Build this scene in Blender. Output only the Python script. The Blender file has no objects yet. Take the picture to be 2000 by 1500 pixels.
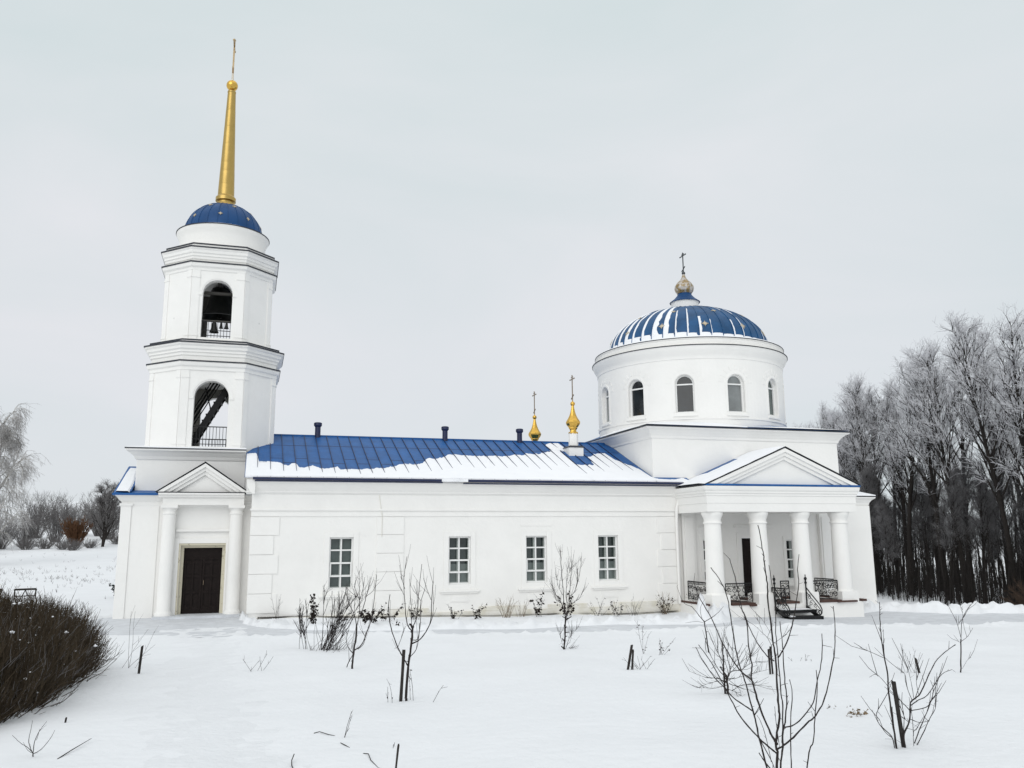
import bpy, bmesh, math, random
import numpy as np
from mathutils import Vector, Matrix, noise

# ------------------------------------------------------------------ camera, world, sun
S = bpy.context.scene
COL = S.collection
R = math.radians
cam_data = bpy.data.cameras.new("camera")
cam = bpy.data.objects.new("camera", cam_data)
COL.objects.link(cam)
S.camera = cam
EYE = Vector((0.0, -31.0, 2.657))
F, YAW, PITCH, ROLL = 1640.0, 0.29846, 0.18020, -0.00776      # focal length in px of a 2000 px wide frame
fw = Vector((math.sin(YAW)*math.cos(PITCH), math.cos(YAW)*math.cos(PITCH), math.sin(PITCH)))
rt0 = Vector((math.cos(YAW), -math.sin(YAW), 0))
up0 = rt0.cross(fw)
rt = rt0*math.cos(ROLL) + up0*math.sin(ROLL)
up = -rt0*math.sin(ROLL) + up0*math.cos(ROLL)
M = Matrix((rt, up, -fw)).transposed().to_4x4()
M.translation = EYE
cam.matrix_world = M
cam_data.sensor_width = 36.0
cam_data.lens = 36.0*F/2000.0
cam_data.clip_start = 0.1
cam_data.clip_end = 2000.0

SUN_AZ, SUN_EL = R(213), R(27)      # overcast, the brighter part of the sky behind the viewer's left
world = bpy.data.worlds.new("World")
S.world = world
world.use_nodes = True
nt = world.node_tree
nt.nodes.clear()
out = nt.nodes.new("ShaderNodeOutputWorld")
bg = nt.nodes.new("ShaderNodeBackground")
sky = nt.nodes.new("ShaderNodeTexSky")
sky.sky_type = 'NISHITA'
sky.sun_disc = False
sky.sun_elevation = SUN_EL
sky.sun_rotation = SUN_AZ
bg2 = nt.nodes.new("ShaderNodeBackground")
bg.inputs[1].default_value = 0.06
nt.links.new(sky.outputs[0], bg.inputs[0])
tc = nt.nodes.new("ShaderNodeTexCoord")
sep = nt.nodes.new("ShaderNodeSeparateXYZ")
nt.links.new(tc.outputs["Generated"], sep.inputs[0])
ramp = nt.nodes.new("ShaderNodeValToRGB")          # the cloud deck is brighter overhead than at the horizon
ramp.color_ramp.elements[0].position = 0.0
ramp.color_ramp.elements[0].color = (0.625, 0.66, 0.68, 1)
ramp.color_ramp.elements[1].position = 0.95
ramp.color_ramp.elements[1].color = (1.12, 1.12, 1.11, 1)
e = ramp.color_ramp.elements.new(0.22); e.color = (0.655, 0.68, 0.695, 1)
e = ramp.color_ramp.elements.new(0.62); e.color = (0.64, 0.69, 0.695, 1)
nt.links.new(sep.outputs[2], ramp.inputs[0])
mp = nt.nodes.new("ShaderNodeMapping")
mp.inputs["Scale"].default_value = (1.0, 1.0, 2.4)
nt.links.new(tc.outputs["Generated"], mp.inputs[0])
nz = nt.nodes.new("ShaderNodeTexNoise")
nz.inputs["Scale"].default_value = 1.7
nz.inputs["Detail"].default_value = 5.0
nz.inputs["Roughness"].default_value = 0.5
nz.inputs["Distortion"].default_value = 0.6
nt.links.new(mp.outputs[0], nz.inputs["Vector"])
cr = nt.nodes.new("ShaderNodeValToRGB")
cr.color_ramp.elements[0].position = 0.3
cr.color_ramp.elements[0].color = (0.90, 0.945, 0.955, 1)
cr.color_ramp.elements[1].position = 0.72
cr.color_ramp.elements[1].color = (1.06, 1.03, 1.05, 1)
nt.links.new(nz.outputs["Fac"], cr.inputs[0])
mul = nt.nodes.new("ShaderNodeMix")
mul.data_type = 'RGBA'; mul.blend_type = 'MULTIPLY'
mul.inputs[0].default_value = 1.0
nt.links.new(ramp.outputs[0], mul.inputs[6])
nt.links.new(cr.outputs[0], mul.inputs[7])
nt.links.new(mul.outputs[2], bg2.inputs[0])
bg2.inputs[1].default_value = 1.0
mixs = nt.nodes.new("ShaderNodeMixShader")
mixs.inputs[0].default_value = 0.93                # overcast: clouds cover nearly all of the blue
nt.links.new(bg.outputs[0], mixs.inputs[1])
nt.links.new(bg2.outputs[0], mixs.inputs[2])
nt.links.new(mixs.outputs[0], out.inputs[0])

sun_data = bpy.data.lights.new("sun", 'SUN')
sun_data.energy = 0.85
sun_data.angle = R(50)
sun_data.color = (1.0, 0.98, 0.955)
sun = bpy.data.objects.new("sun", sun_data)
COL.objects.link(sun)
sd = Vector((math.sin(SUN_AZ)*math.cos(SUN_EL), math.cos(SUN_AZ)*math.cos(SUN_EL), math.sin(SUN_EL)))
sun.rotation_euler = sd.to_track_quat('Z', 'Y').to_euler()

S.view_settings.view_transform = 'Standard'
S.view_settings.look = 'None'
S.view_settings.exposure = 0.24
S.view_settings.gamma = 1.0
S.view_settings.use_curve_mapping = False

# ------------------------------------------------------------------ materials
def mat(name, col, rough=0.8, metal=0.0, var=0.0, vscale=3.0, bump=0.0, bscale=20.0, spec=0.5, col2=None, thresh=None, detail=6.0):
    m = bpy.data.materials.new(name)
    m.use_nodes = True
    t = m.node_tree
    b = t.nodes["Principled BSDF"]
    b.inputs["Base Color"].default_value = (*col, 1)
    b.inputs["Roughness"].default_value = rough
    b.inputs["Metallic"].default_value = metal
    b.inputs["Specular IOR Level"].default_value = spec
    g = t.nodes.new("ShaderNodeNewGeometry")
    if var > 0 or col2:
        n = t.nodes.new("ShaderNodeTexNoise")
        n.inputs["Scale"].default_value = vscale
        n.inputs["Detail"].default_value = detail
        n.inputs["Roughness"].default_value = 0.6
        t.links.new(g.outputs["Position"], n.inputs["Vector"])
        r = t.nodes.new("ShaderNodeValToRGB")
        lo, hi = thresh or (0.3, 0.7)
        r.color_ramp.elements[0].position = lo
        r.color_ramp.elements[1].position = hi
        c2 = col2 or tuple(c*(1-var) for c in col)
        r.color_ramp.elements[0].color = (*c2, 1)
        r.color_ramp.elements[1].color = (*col, 1)
        t.links.new(n.outputs["Fac"], r.inputs[0])
        t.links.new(r.outputs[0], b.inputs["Base Color"])
    if bump > 0:
        n2 = t.nodes.new("ShaderNodeTexNoise")
        n2.inputs["Scale"].default_value = bscale
        n2.inputs["Detail"].default_value = 5.0
        t.links.new(g.outputs["Position"], n2.inputs["Vector"])
        bp = t.nodes.new("ShaderNodeBump")
        bp.inputs["Strength"].default_value = bump
        bp.inputs["Distance"].default_value = 0.05
        t.links.new(n2.outputs["Fac"], bp.inputs["Height"])
        t.links.new(bp.outputs[0], b.inputs["Normal"])
    return m

PL = mat("white plaster", (0.855, 0.845, 0.822), 0.9, var=0.035, vscale=0.8, bump=0.14, bscale=7, spec=0.2, thresh=(0.34, 0.56))
PLI = mat("cream plaster", (0.74, 0.72, 0.66), 0.9, var=0.06, vscale=1.2, bump=0.10, bscale=9, spec=0.2)
SNOW = mat("snow", (0.795, 0.81, 0.83), 0.75, var=0.05, vscale=0.5, bump=0.45, bscale=6.0, spec=0.25)
SNOWR = mat("roof snow", (0.86, 0.87, 0.895), 0.8, var=0.03, vscale=2.0, bump=0.2, bscale=10, spec=0.2)
ICE = mat("trodden snow", (0.66, 0.68, 0.71), 0.65, var=0.20, vscale=2.3, bump=0.35, bscale=14, spec=0.3)
BLUE = mat("blue roof metal", (0.014, 0.108, 0.335), 0.5, 0.0, var=0.30, vscale=2.2, bump=0.06, bscale=6, spec=0.28)
BLUED = mat("dome blue metal", (0.008, 0.062, 0.19), 0.48, 0.0, var=0.25, vscale=2.0, bump=0.05, bscale=6, spec=0.25)
NAVY = mat("navy flashing", (0.010, 0.018, 0.07), 0.5, 0.0, var=0.3, vscale=4)
DARK = mat("dark flashing", (0.016, 0.020, 0.032), 0.5, 0.0, var=0.3, vscale=4)
BLUES = mat("weathered dome metal", (0.016, 0.090, 0.225), 0.5, 0.0, var=0.40, vscale=1.6, bump=0.06, bscale=6, spec=0.3)
GOLD = mat("gilded metal", (0.74, 0.46, 0.10), 0.27, 1.0, var=0.12, vscale=5, bump=0.03, bscale=12)
GOLDM = mat("matt gilded metal", (0.52, 0.36, 0.115), 0.36, 0.9, var=0.14, vscale=3, bump=0.05, bscale=10)
FROSTG = mat("frosted gilding", (0.52, 0.49, 0.46), 0.40, 0.55, col2=(0.30, 0.21, 0.09), vscale=6.0, thresh=(0.44, 0.58), bump=0.25, bscale=16)
CROSSM = mat("cross metal", (0.33, 0.26, 0.19), 0.45, 0.7, var=0.3, vscale=8)
CROSSP = mat("pale gilded cross metal", (0.50, 0.37, 0.21), 0.4, 0.7, var=0.3, vscale=6)
CROSSG = mat("grey cross metal", (0.10, 0.11, 0.115), 0.5, 0.6, var=0.3, vscale=8)
STAR = mat("gold star", (0.52, 0.45, 0.33), 0.5, 0.3)
FRAME = mat("white window frame", (0.80, 0.80, 0.79), 0.5, spec=0.4)
SASH = mat("grey-green inner sash", (0.42, 0.46, 0.44), 0.5)
PANE = mat("window glass", (0.115, 0.15, 0.143), 0.06, 0.0, var=0.6, vscale=1.4, spec=0.6)
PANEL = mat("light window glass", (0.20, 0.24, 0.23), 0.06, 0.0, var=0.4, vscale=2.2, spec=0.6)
PANED = mat("deep window glass", (0.055, 0.075, 0.072), 0.06, 0.0, var=0.6, vscale=1.8, spec=0.6)
PANEB = mat("dark window glass", (0.020, 0.026, 0.030), 0.08, 0.0, var=0.6, vscale=1.1, spec=0.5)
PANEG = mat("window glass with painted reflection", (0.31, 0.33, 0.33), 0.08, 0.0, var=0.5, vscale=0.8, spec=0.6)  # sky reflection put into the pane colour
DOORM = mat("dark brown door", (0.016, 0.011, 0.010), 0.5, var=0.4, vscale=9, bump=0.1, bscale=30, spec=0.12)
BLACK = mat("black iron", (0.008, 0.008, 0.009), 0.5, 0.3, var=0.3, vscale=10)
BRONZE = mat("dark bronze", (0.022, 0.024, 0.022), 0.45, 0.5, var=0.35, vscale=5)
BRICK = mat("brown floor tile", (0.085, 0.040, 0.030), 0.7, var=0.4, vscale=8)
WORN = mat("worn plaster trim", (0.62, 0.58, 0.46), 0.85, col2=(0.30, 0.26, 0.19), vscale=7.0, thresh=(0.34, 0.42), spec=0.2)
INTER = mat("interior plaster with painted shade", (0.13, 0.125, 0.115), 0.95, var=0.25, vscale=1.5, spec=0.1)  # white plaster darkened: the shade inside the tower is in the colour
INTERL = mat("lower storey plaster with painted shade", (0.36, 0.35, 0.32), 0.95, var=0.25, vscale=1.5, spec=0.1)  # same plaster, less dark; indoor shade is painted into it
BARK = mat("dark bark", (0.036, 0.031, 0.028), 0.9, var=0.45, vscale=5, bump=0.4, bscale=20, spec=0.2)
TWIGD = mat("dark twig bark", (0.034, 0.028, 0.027), 0.85, var=0.35, vscale=9, spec=0.2)
TWIGB = mat("hedge twig bark", (0.088, 0.066, 0.043), 0.9, var=0.6, vscale=2.2, spec=0.15)
BIRCHT = mat("birch twigs", (0.50, 0.485, 0.475), 0.9, var=0.4, vscale=0.5, spec=0.1)
PLINTH = mat("stained plinth plaster", (0.77, 0.75, 0.70), 0.9, col2=(0.66, 0.63, 0.54), vscale=2.3, thresh=(0.36, 0.60), bump=0.15, bscale=10, spec=0.15)
FROST = mat("frosted twigs", (0.80, 0.80, 0.83), 0.9, var=0.30, vscale=0.45, spec=0.1)
FROSTD = mat("thinly frosted twigs", (0.24, 0.235, 0.24), 0.9, var=0.5, vscale=0.5, spec=0.1)
GREYT = mat("grey winter twigs", (0.215, 0.205, 0.203), 0.9, var=0.4, vscale=0.6, spec=0.1)
BIRCHB = mat("birch bark", (0.48, 0.46, 0.43), 0.85, col2=(0.10, 0.09, 0.08), vscale=2.2, thresh=(0.38, 0.46))
NEEDLE = mat("dark needles", (0.020, 0.033, 0.028), 0.9, var=0.45, vscale=1.2, spec=0.1)
ORANGE = mat("russet leaves", (0.15, 0.080, 0.045), 0.9, var=0.35, vscale=2, spec=0.1)
BROWNT = mat("brown shrub twigs", (0.085, 0.060, 0.045), 0.9, var=0.4, vscale=2, spec=0.1)
DEADLEAF = mat("withered leaves", (0.030, 0.024, 0.020), 0.9, var=0.5, vscale=12, spec=0.1)
STRAW = mat("dry straw", (0.22, 0.16, 0.10), 0.9, var=0.4, vscale=6, spec=0.1)
WOOD = mat("weathered stake wood", (0.045, 0.040, 0.037), 0.9, var=0.5, vscale=14, bump=0.4, bscale=40, spec=0.2)

# ------------------------------------------------------------------ mesh helpers
class MB:
    def __init__(self):
        self.v = []; self.f = []; self.mi = []; self.m = 0
    def add(self, vs, fs):
        o = len(self.v)
        self.v.extend(tuple(p) for p in vs)
        self.f.extend(tuple(i+o for i in f) for f in fs); self.mi.extend([self.m]*len(fs))
        return self
    def box(self, x0, x1, y0, y1, z0, z1):
        return self.add([(x0,y0,z0),(x1,y0,z0),(x1,y1,z0),(x0,y1,z0),(x0,y0,z1),(x1,y0,z1),(x1,y1,z1),(x0,y1,z1)],
                        [(0,3,2,1),(4,5,6,7),(0,1,5,4),(1,2,6,5),(2,3,7,6),(3,0,4,7)])
    def prism(self, poly, axis, a, b):
        # poly: 2-D outline; axis 'y': (x,z) outline pushed from y=a to y=b; 'x': (y,z); 'z': (x,y)
        n = len(poly)
        def P(p, t):
            if axis == 'y': return (p[0], t, p[1])
            if axis == 'x': return (t, p[0], p[1])
            return (p[0], p[1], t)
        vs = [P(p, a) for p in poly] + [P(p, b) for p in poly]
        fs = [tuple(range(n))[::-1], tuple(range(n, 2*n))]
        fs += [(i, (i+1) % n, n+(i+1) % n, n+i) for i in range(n)]
        return self.add(vs, fs)
    def sweep(self, outline, prof, cap=True):
        # outline(o) -> closed list of (x, y) at offset o; prof: list of (offset, z) upward
        rings = [[(x, y, z) for x, y in outline(o)] for o, z in prof]
        n = len(rings[0])
        vs = [p for r in rings for p in r]
        fs = []
        for k in range(len(rings)-1):
            for i in range(n):
                j = (i+1) % n
                fs.append((k*n+i, k*n+j, (k+1)*n+j, (k+1)*n+i))
        if cap:
            fs.append(tuple(range(n))[::-1])
            fs.append(tuple(range((len(rings)-1)*n, len(rings)*n)))
        return self.add(vs, fs)
    def lathe(self, prof, c, n=32, cap=True):
        return self.sweep(lambda r: [(c[0]+r*math.cos(2*math.pi*i/n), c[1]+r*math.sin(2*math.pi*i/n)) for i in range(n)], [(r, z+(c[2] if len(c) > 2 else 0)) for r, z in prof], cap)
    def tube(self, pts, rad, n=6, cap=True):
        pts = [Vector(p) for p in pts]
        if not hasattr(rad, '__len__'):
            rad = [rad]*len(pts)
        elif len(rad) == 2 and len(pts) > 2:
            rad = [rad[0]+(rad[1]-rad[0])*i/(len(pts)-1) for i in range(len(pts))]
        ref = None; vs = []
        for i, p in enumerate(pts):
            d = (pts[min(i+1, len(pts)-1)]-pts[max(i-1, 0)])
            if d.length < 1e-9: d = Vector((0, 0, 1))
            d.normalize()
            if ref is None:
                ref = d.orthogonal().normalized()
            a = (ref - d*ref.dot(d))
            a = a.normalized() if a.length > 1e-6 else d.orthogonal().normalized()
            ref = a
            b = d.cross(a)
            for k in range(n):
                t = 2*math.pi*k/n
                vs.append(p + (a*math.cos(t)+b*math.sin(t))*rad[i])
        fs = []
        for i in range(len(pts)-1):
            for k in range(n):
                j = (k+1) % n
                fs.append((i*n+k, i*n+j, (i+1)*n+j, (i+1)*n+k))
        if cap:
            fs.append(tuple(range(n))[::-1]); fs.append(tuple(range((len(pts)-1)*n, len(pts)*n)))
        return self.add(vs, fs)
    def build(self, name, m, parent=None, smooth=False, bevel=0.0, label=None, origin=None):
        me = bpy.data.meshes.new(name)
        o = Vector((0, 0, 0))
        if parent is not None:
            o = Vector(parent.get('_o', (0, 0, 0)))
        elif origin is not None:
            o = Vector(origin)
        me.from_pydata([(p[0]-o[0], p[1]-o[1], p[2]-o[2]) for p in self.v], [], self.f)
        bm = bmesh.new(); bm.from_mesh(me)
        bmesh.ops.recalc_face_normals(bm, faces=bm.faces)
        bm.to_mesh(me); bm.free()
        for q in (m if isinstance(m, (list, tuple)) else [m]): me.materials.append(q)
        if isinstance(m, (list, tuple)): me.polygons.foreach_set("material_index", self.mi)
        ob = bpy.data.objects.new(name, me)
        COL.objects.link(ob)
        if parent is not None:
            ob.parent = parent
            ob['_o'] = tuple(o)
        elif origin is not None:
            ob.location = o; ob['_o'] = tuple(o)
        if smooth:
            me.polygons.foreach_set("use_smooth", [True]*len(me.polygons))
            me.set_sharp_from_angle(angle=R(38))
        if bevel > 0:
            md = ob.modifiers.new("bevel", 'BEVEL')
            md.width = bevel; md.segments = 2; md.limit_method = 'ANGLE'; md.angle_limit = R(40)
        if label: ob['label'] = label
        return ob

def tag(o, label=None, cat=None, group=None, kind=None):
    if label: o['label'] = label
    if cat: o['category'] = cat
    if group: o['group'] = group
    if kind: o['kind'] = kind
    return o

def empty(name, loc, label, cat, group=None, rz=0.0):
    o = bpy.data.objects.new(name, None)
    o.empty_display_size = 0.3
    COL.objects.link(o)
    o.location = loc
    o.rotation_euler = (0, 0, rz)
    o['_o'] = tuple(loc)
    return tag(o, label, cat, group)

def copy_tree(o, parent=None):
    c = o.copy(); COL.objects.link(c)
    if parent is not None: c.parent = parent
    for ch in list(o.children): copy_tree(ch, c)
    return c

def np_mesh(name, V, Q, m, parent=None):
    # fast mesh from numpy vertices (n,3) and quads (k,4)
    me = bpy.data.meshes.new(name)
    me.vertices.add(len(V)); me.vertices.foreach_set("co", np.asarray(V, np.float32).ravel())
    k = Q.shape[1]
    me.loops.add(Q.size); me.loops.foreach_set("vertex_index", Q.astype(np.int32).ravel())
    me.polygons.add(len(Q)); me.polygons.foreach_set("loop_start", np.arange(0, Q.size, k, dtype=np.int32))
    me.update(calc_edges=True)
    me.validate()
    me.materials.append(m)
    ob = bpy.data.objects.new(name, me)
    COL.objects.link(ob)
    if parent is not None: ob.parent = parent
    return ob

def seg_arrays(P0, P1, r0, r1, n=3):
    # many straight tapered n-sided twigs at once
    P0 = np.asarray(P0, float); P1 = np.asarray(P1, float)
    r0 = np.asarray(r0, float)[:, None]; r1 = np.asarray(r1, float)[:, None]
    d = P1-P0; L = np.linalg.norm(d, axis=1, keepdims=True); d = d/np.maximum(L, 1e-9)
    ref = np.where(np.abs(d[:, 2:3]) > 0.9, np.array([[1., 0, 0]]), np.array([[0., 0, 1.]]))
    a = np.cross(d, ref); a /= np.linalg.norm(a, axis=1, keepdims=True)
    b = np.cross(d, a)
    V = []
    for P, r in ((P0, r0), (P1, r1)):
        for k in range(n):
            t = 2*math.pi*k/n
            V.append(P + (a*math.cos(t)+b*math.sin(t))*r)
    V = np.stack(V, 1)
    N = len(P0)
    base = (np.arange(N)*2*n)[:, None]
    Q = np.concatenate([base+np.array([[k, (k+1) % n, n+(k+1) % n, n+k]]) for k in range(n)], 0)
    return V.reshape(-1, 3), Q

class Segs:
    def __init__(self): self.a = []
    def add(self, p, q, r0, r1): self.a.append((*p, *q, r0, r1))
    def line(self, pts, r0, r1):
        n = len(pts)-1
        for i in range(n):
            self.add(pts[i], pts[i+1], r0+(r1-r0)*i/n, r0+(r1-r0)*(i+1)/n)
    def build(self, name, m, parent=None, n=3):
        A = np.array(self.a)
        V, Q = seg_arrays(A[:, 0:3], A[:, 3:6], A[:, 6], A[:, 7], n)
        return np_mesh(name, V, Q, m, parent)

def fnoise(x, y, z=0.0, oct=4):
    return noise.fractal(Vector((x, y, z)), 1.0, 2.0, oct)

# ------------------------------------------------------------------ ground
def smooth(a, b, x):
    t = min(max((x-a)/(b-a), 0.0), 1.0)
    return t*t*(3-2*t)

def base_z(x, y):
    zc = -0.02*max(min(x, 45.0), 0.0) if x > 0 else 0.02
    t = min(max((-4-y)/27.0, 0.0), 1.3)
    z = zc+(1.0-zc)*t**1.15
    if y > 8:                                          # the field behind rises to the far trees
        w = 1.0-smooth(8, 24, x)
        z += w*(0.00047*min(y-8, 72)**2 + max(y-80, 0)*0.05)
    if x > 27:                                         # and the ground falls away into the wood
        z -= smooth(27, 40, x)*smooth(-1.0, 6, y)*1.3
    return z

PX = [-30, -8.0, -5.2, -4.4, -3.0, -0.2, 1.6, 5.2, 12.4, 15.0, 19.3, 22.5, 26.0, 28.5, 32.0, 40.0, 60]
PN = [-3.6, -2.9, -2.6, -3.0, -3.7, -5.7, -6.2, -7.0, -6.6, -6.7, -7.4, -7.9, -7.2, -6.0, -4.6, -4.0, -4]
QX = [-30, -8.0, -5.0, -4.4, -0.5, -0.05, 0.8, 1.6, 5.2, 12.4, 15.6, 16.6, 17.6, 24.0, 25.5, 28.5, 32.0, 40, 60]
QF = [-0.5, 0.5, 1.6, 3.0, 3.0, -1.6, -3.4, -4.4, -4.8, -4.6, -4.4, -3.6, -1.5, -1.0, -0.6, -2.6, -2.8, -2.4, -2.4]

def path_in(x, y):
    # signed distance-like value: > 0 on the path
    n = np.interp(x, PX, PN); f = np.interp(x, QX, QF)
    d = min(y-n+0.45, f-y)
    if x < -5.5: d -= (-5.5-x)*0.4
    if x > 30: d -= (x-30)*0.10
    return d

def surf_z(x, y):
    return base_z(x, y)+0.075*fnoise(x*0.20, y*0.20, 3.1, 3)

def ground_z(x, y):
    z = surf_z(x, y) + 0.016*fnoise(x*1.1, y*1.1, 1.0, 4)
    if -12 < x < 42 and -14 < y < 6:
        d = path_in(x, y) + 0.16*fnoise(x*1.1, y*1.1, 7.7, 4)
        k = smooth(-0.10, 0.12, d)
        far = y > 0.5*(np.interp(x, PX, PN)+np.interp(x, QX, QF))
        # shovelled banks on both sides of the path
        amp = (0.13 if far else 0.05)
        if x > 25 and far: amp = 0.36
        if 14.2 < x < 16.7 and far: amp = 0.15+0.24*math.exp(-((x-15.6)/0.7)**2)
        if x < -0.5: amp *= 0.25
        wd = 0.45 if not far else (1.0 if x > 25 else 0.6)
        bank = amp*math.exp(-((d+0.42)/wd)**2)*(0.65+0.8*fnoise(x*1.9, y*1.9, 5.0, 4)+(3.2 if x < 25 else 0.5)*max(0.0, fnoise(x*2.9, y*2.9, 8.0, 4)-0.10))
        z += max(bank, -0.02)*(1-k)
        z -= 0.10*k
        if 0.3 < x < 16.4: z -= 0.05*smooth(-0.45-0.2*fnoise(x*1.3, 3.0, 0, 3), -0.1, y)
    # shallow trodden track from the tower door towards the viewer
    cx = -1.2-0.055*(y+5)
    if -27 < y < -3:
        tr = math.exp(-((x-cx)/0.9)**2)
        z -= tr*(0.045-0.022*fnoise(x*2.6, y*2.0, 9.0, 3))
    return z

def axis_vals(parts):
    v = []
    for a, b, s in parts:
        n = max(1, int(round((b-a)/s)))
        v += [a+(b-a)*i/n for i in range(n)]
    v.append(parts[-1][1])
    return v
gx = axis_vals([(-420, -60, 18), (-60, -14, 2.5), (-14, -6, 0.35), (-6, 30, 0.13), (30, 42, 0.3), (42, 90, 2.5), (90, 420, 20)])
gy = axis_vals([(-60, -31, 2), (-31, -27, 0.3), (-27, -9, 0.17), (-9, 0.6, 0.11), (0.6, 8, 0.6), (8, 100, 2.5), (100, 600, 25)])
nx, ny = len(gx), len(gy)
GV = np.empty((nx*ny, 3), np.float32)
i = 0
for yy in gy:
    for xx in gx:
        GV[i] = (xx, yy, ground_z(xx, yy)); i += 1
I = (np.arange(ny-1)[:, None]*nx+np.arange(nx-1)[None, :]).ravel()
GQ = np.stack([I, I+1, I+nx+1, I+nx], 1)
ground = np_mesh("snow_ground", GV, GQ, SNOW)
ground.data.polygons.foreach_set("use_smooth", [True]*len(ground.data.polygons))
ground['kind'] = 'structure'

pv = axis_vals([(-9, 40, 0.3)]); pw = axis_vals([(-9.5, 4.0, 0.3)])
PV = np.array([(x, y, surf_z(x, y)-0.030+0.015*fnoise(x*0.8, y*0.8, 2.0, 4)) for y in pw for x in pv], np.float32)
n1 = len(pv)
I = (np.arange(len(pw)-1)[:, None]*n1+np.arange(n1-1)[None, :]).ravel()
PQ = np.stack([I, I+1, I+n1+1, I+n1], 1)
keep = np.array([path_in(PV[q[0]][0], PV[q[0]][1]) > -0.75 for q in PQ])
pth = np_mesh("path", PV, PQ[keep], ICE)
pth.data.polygons.foreach_set("use_smooth", [True]*len(pth.data.polygons))
pth['kind'] = 'structure'

# the trodden track from the tower door down to the viewer, packed snow a little greyer than the rest
TRK = mat("packed snow", (0.775, 0.79, 0.81), 0.75, var=0.05, vscale=2.6, bump=0.45, bscale=11, spec=0.25)
tv = axis_vals([(-2.6, 2.6, 0.16)]); tw_ = axis_vals([(-27.5, -2.6, 0.25)])
tcx = lambda y: -1.2-0.055*(y+5)
TV = np.array([(tcx(y)+u, y, surf_z(tcx(y)+u, y)-0.030+0.022*fnoise(u*3.1, y*2.6, 4.0, 5)-0.05*max(0.0, abs(u)-1.0)) for y in tw_ for u in tv], np.float32)
n2 = len(tv)
I = (np.arange(len(tw_)-1)[:, None]*n2+np.arange(n2-1)[None, :]).ravel()
trk = np_mesh("trodden_track", TV, np.stack([I, I+1, I+n2+1, I+n2], 1), TRK)
trk.data.polygons.foreach_set("use_smooth", [True]*len(trk.data.polygons))
trk['kind'] = 'structure'

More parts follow.
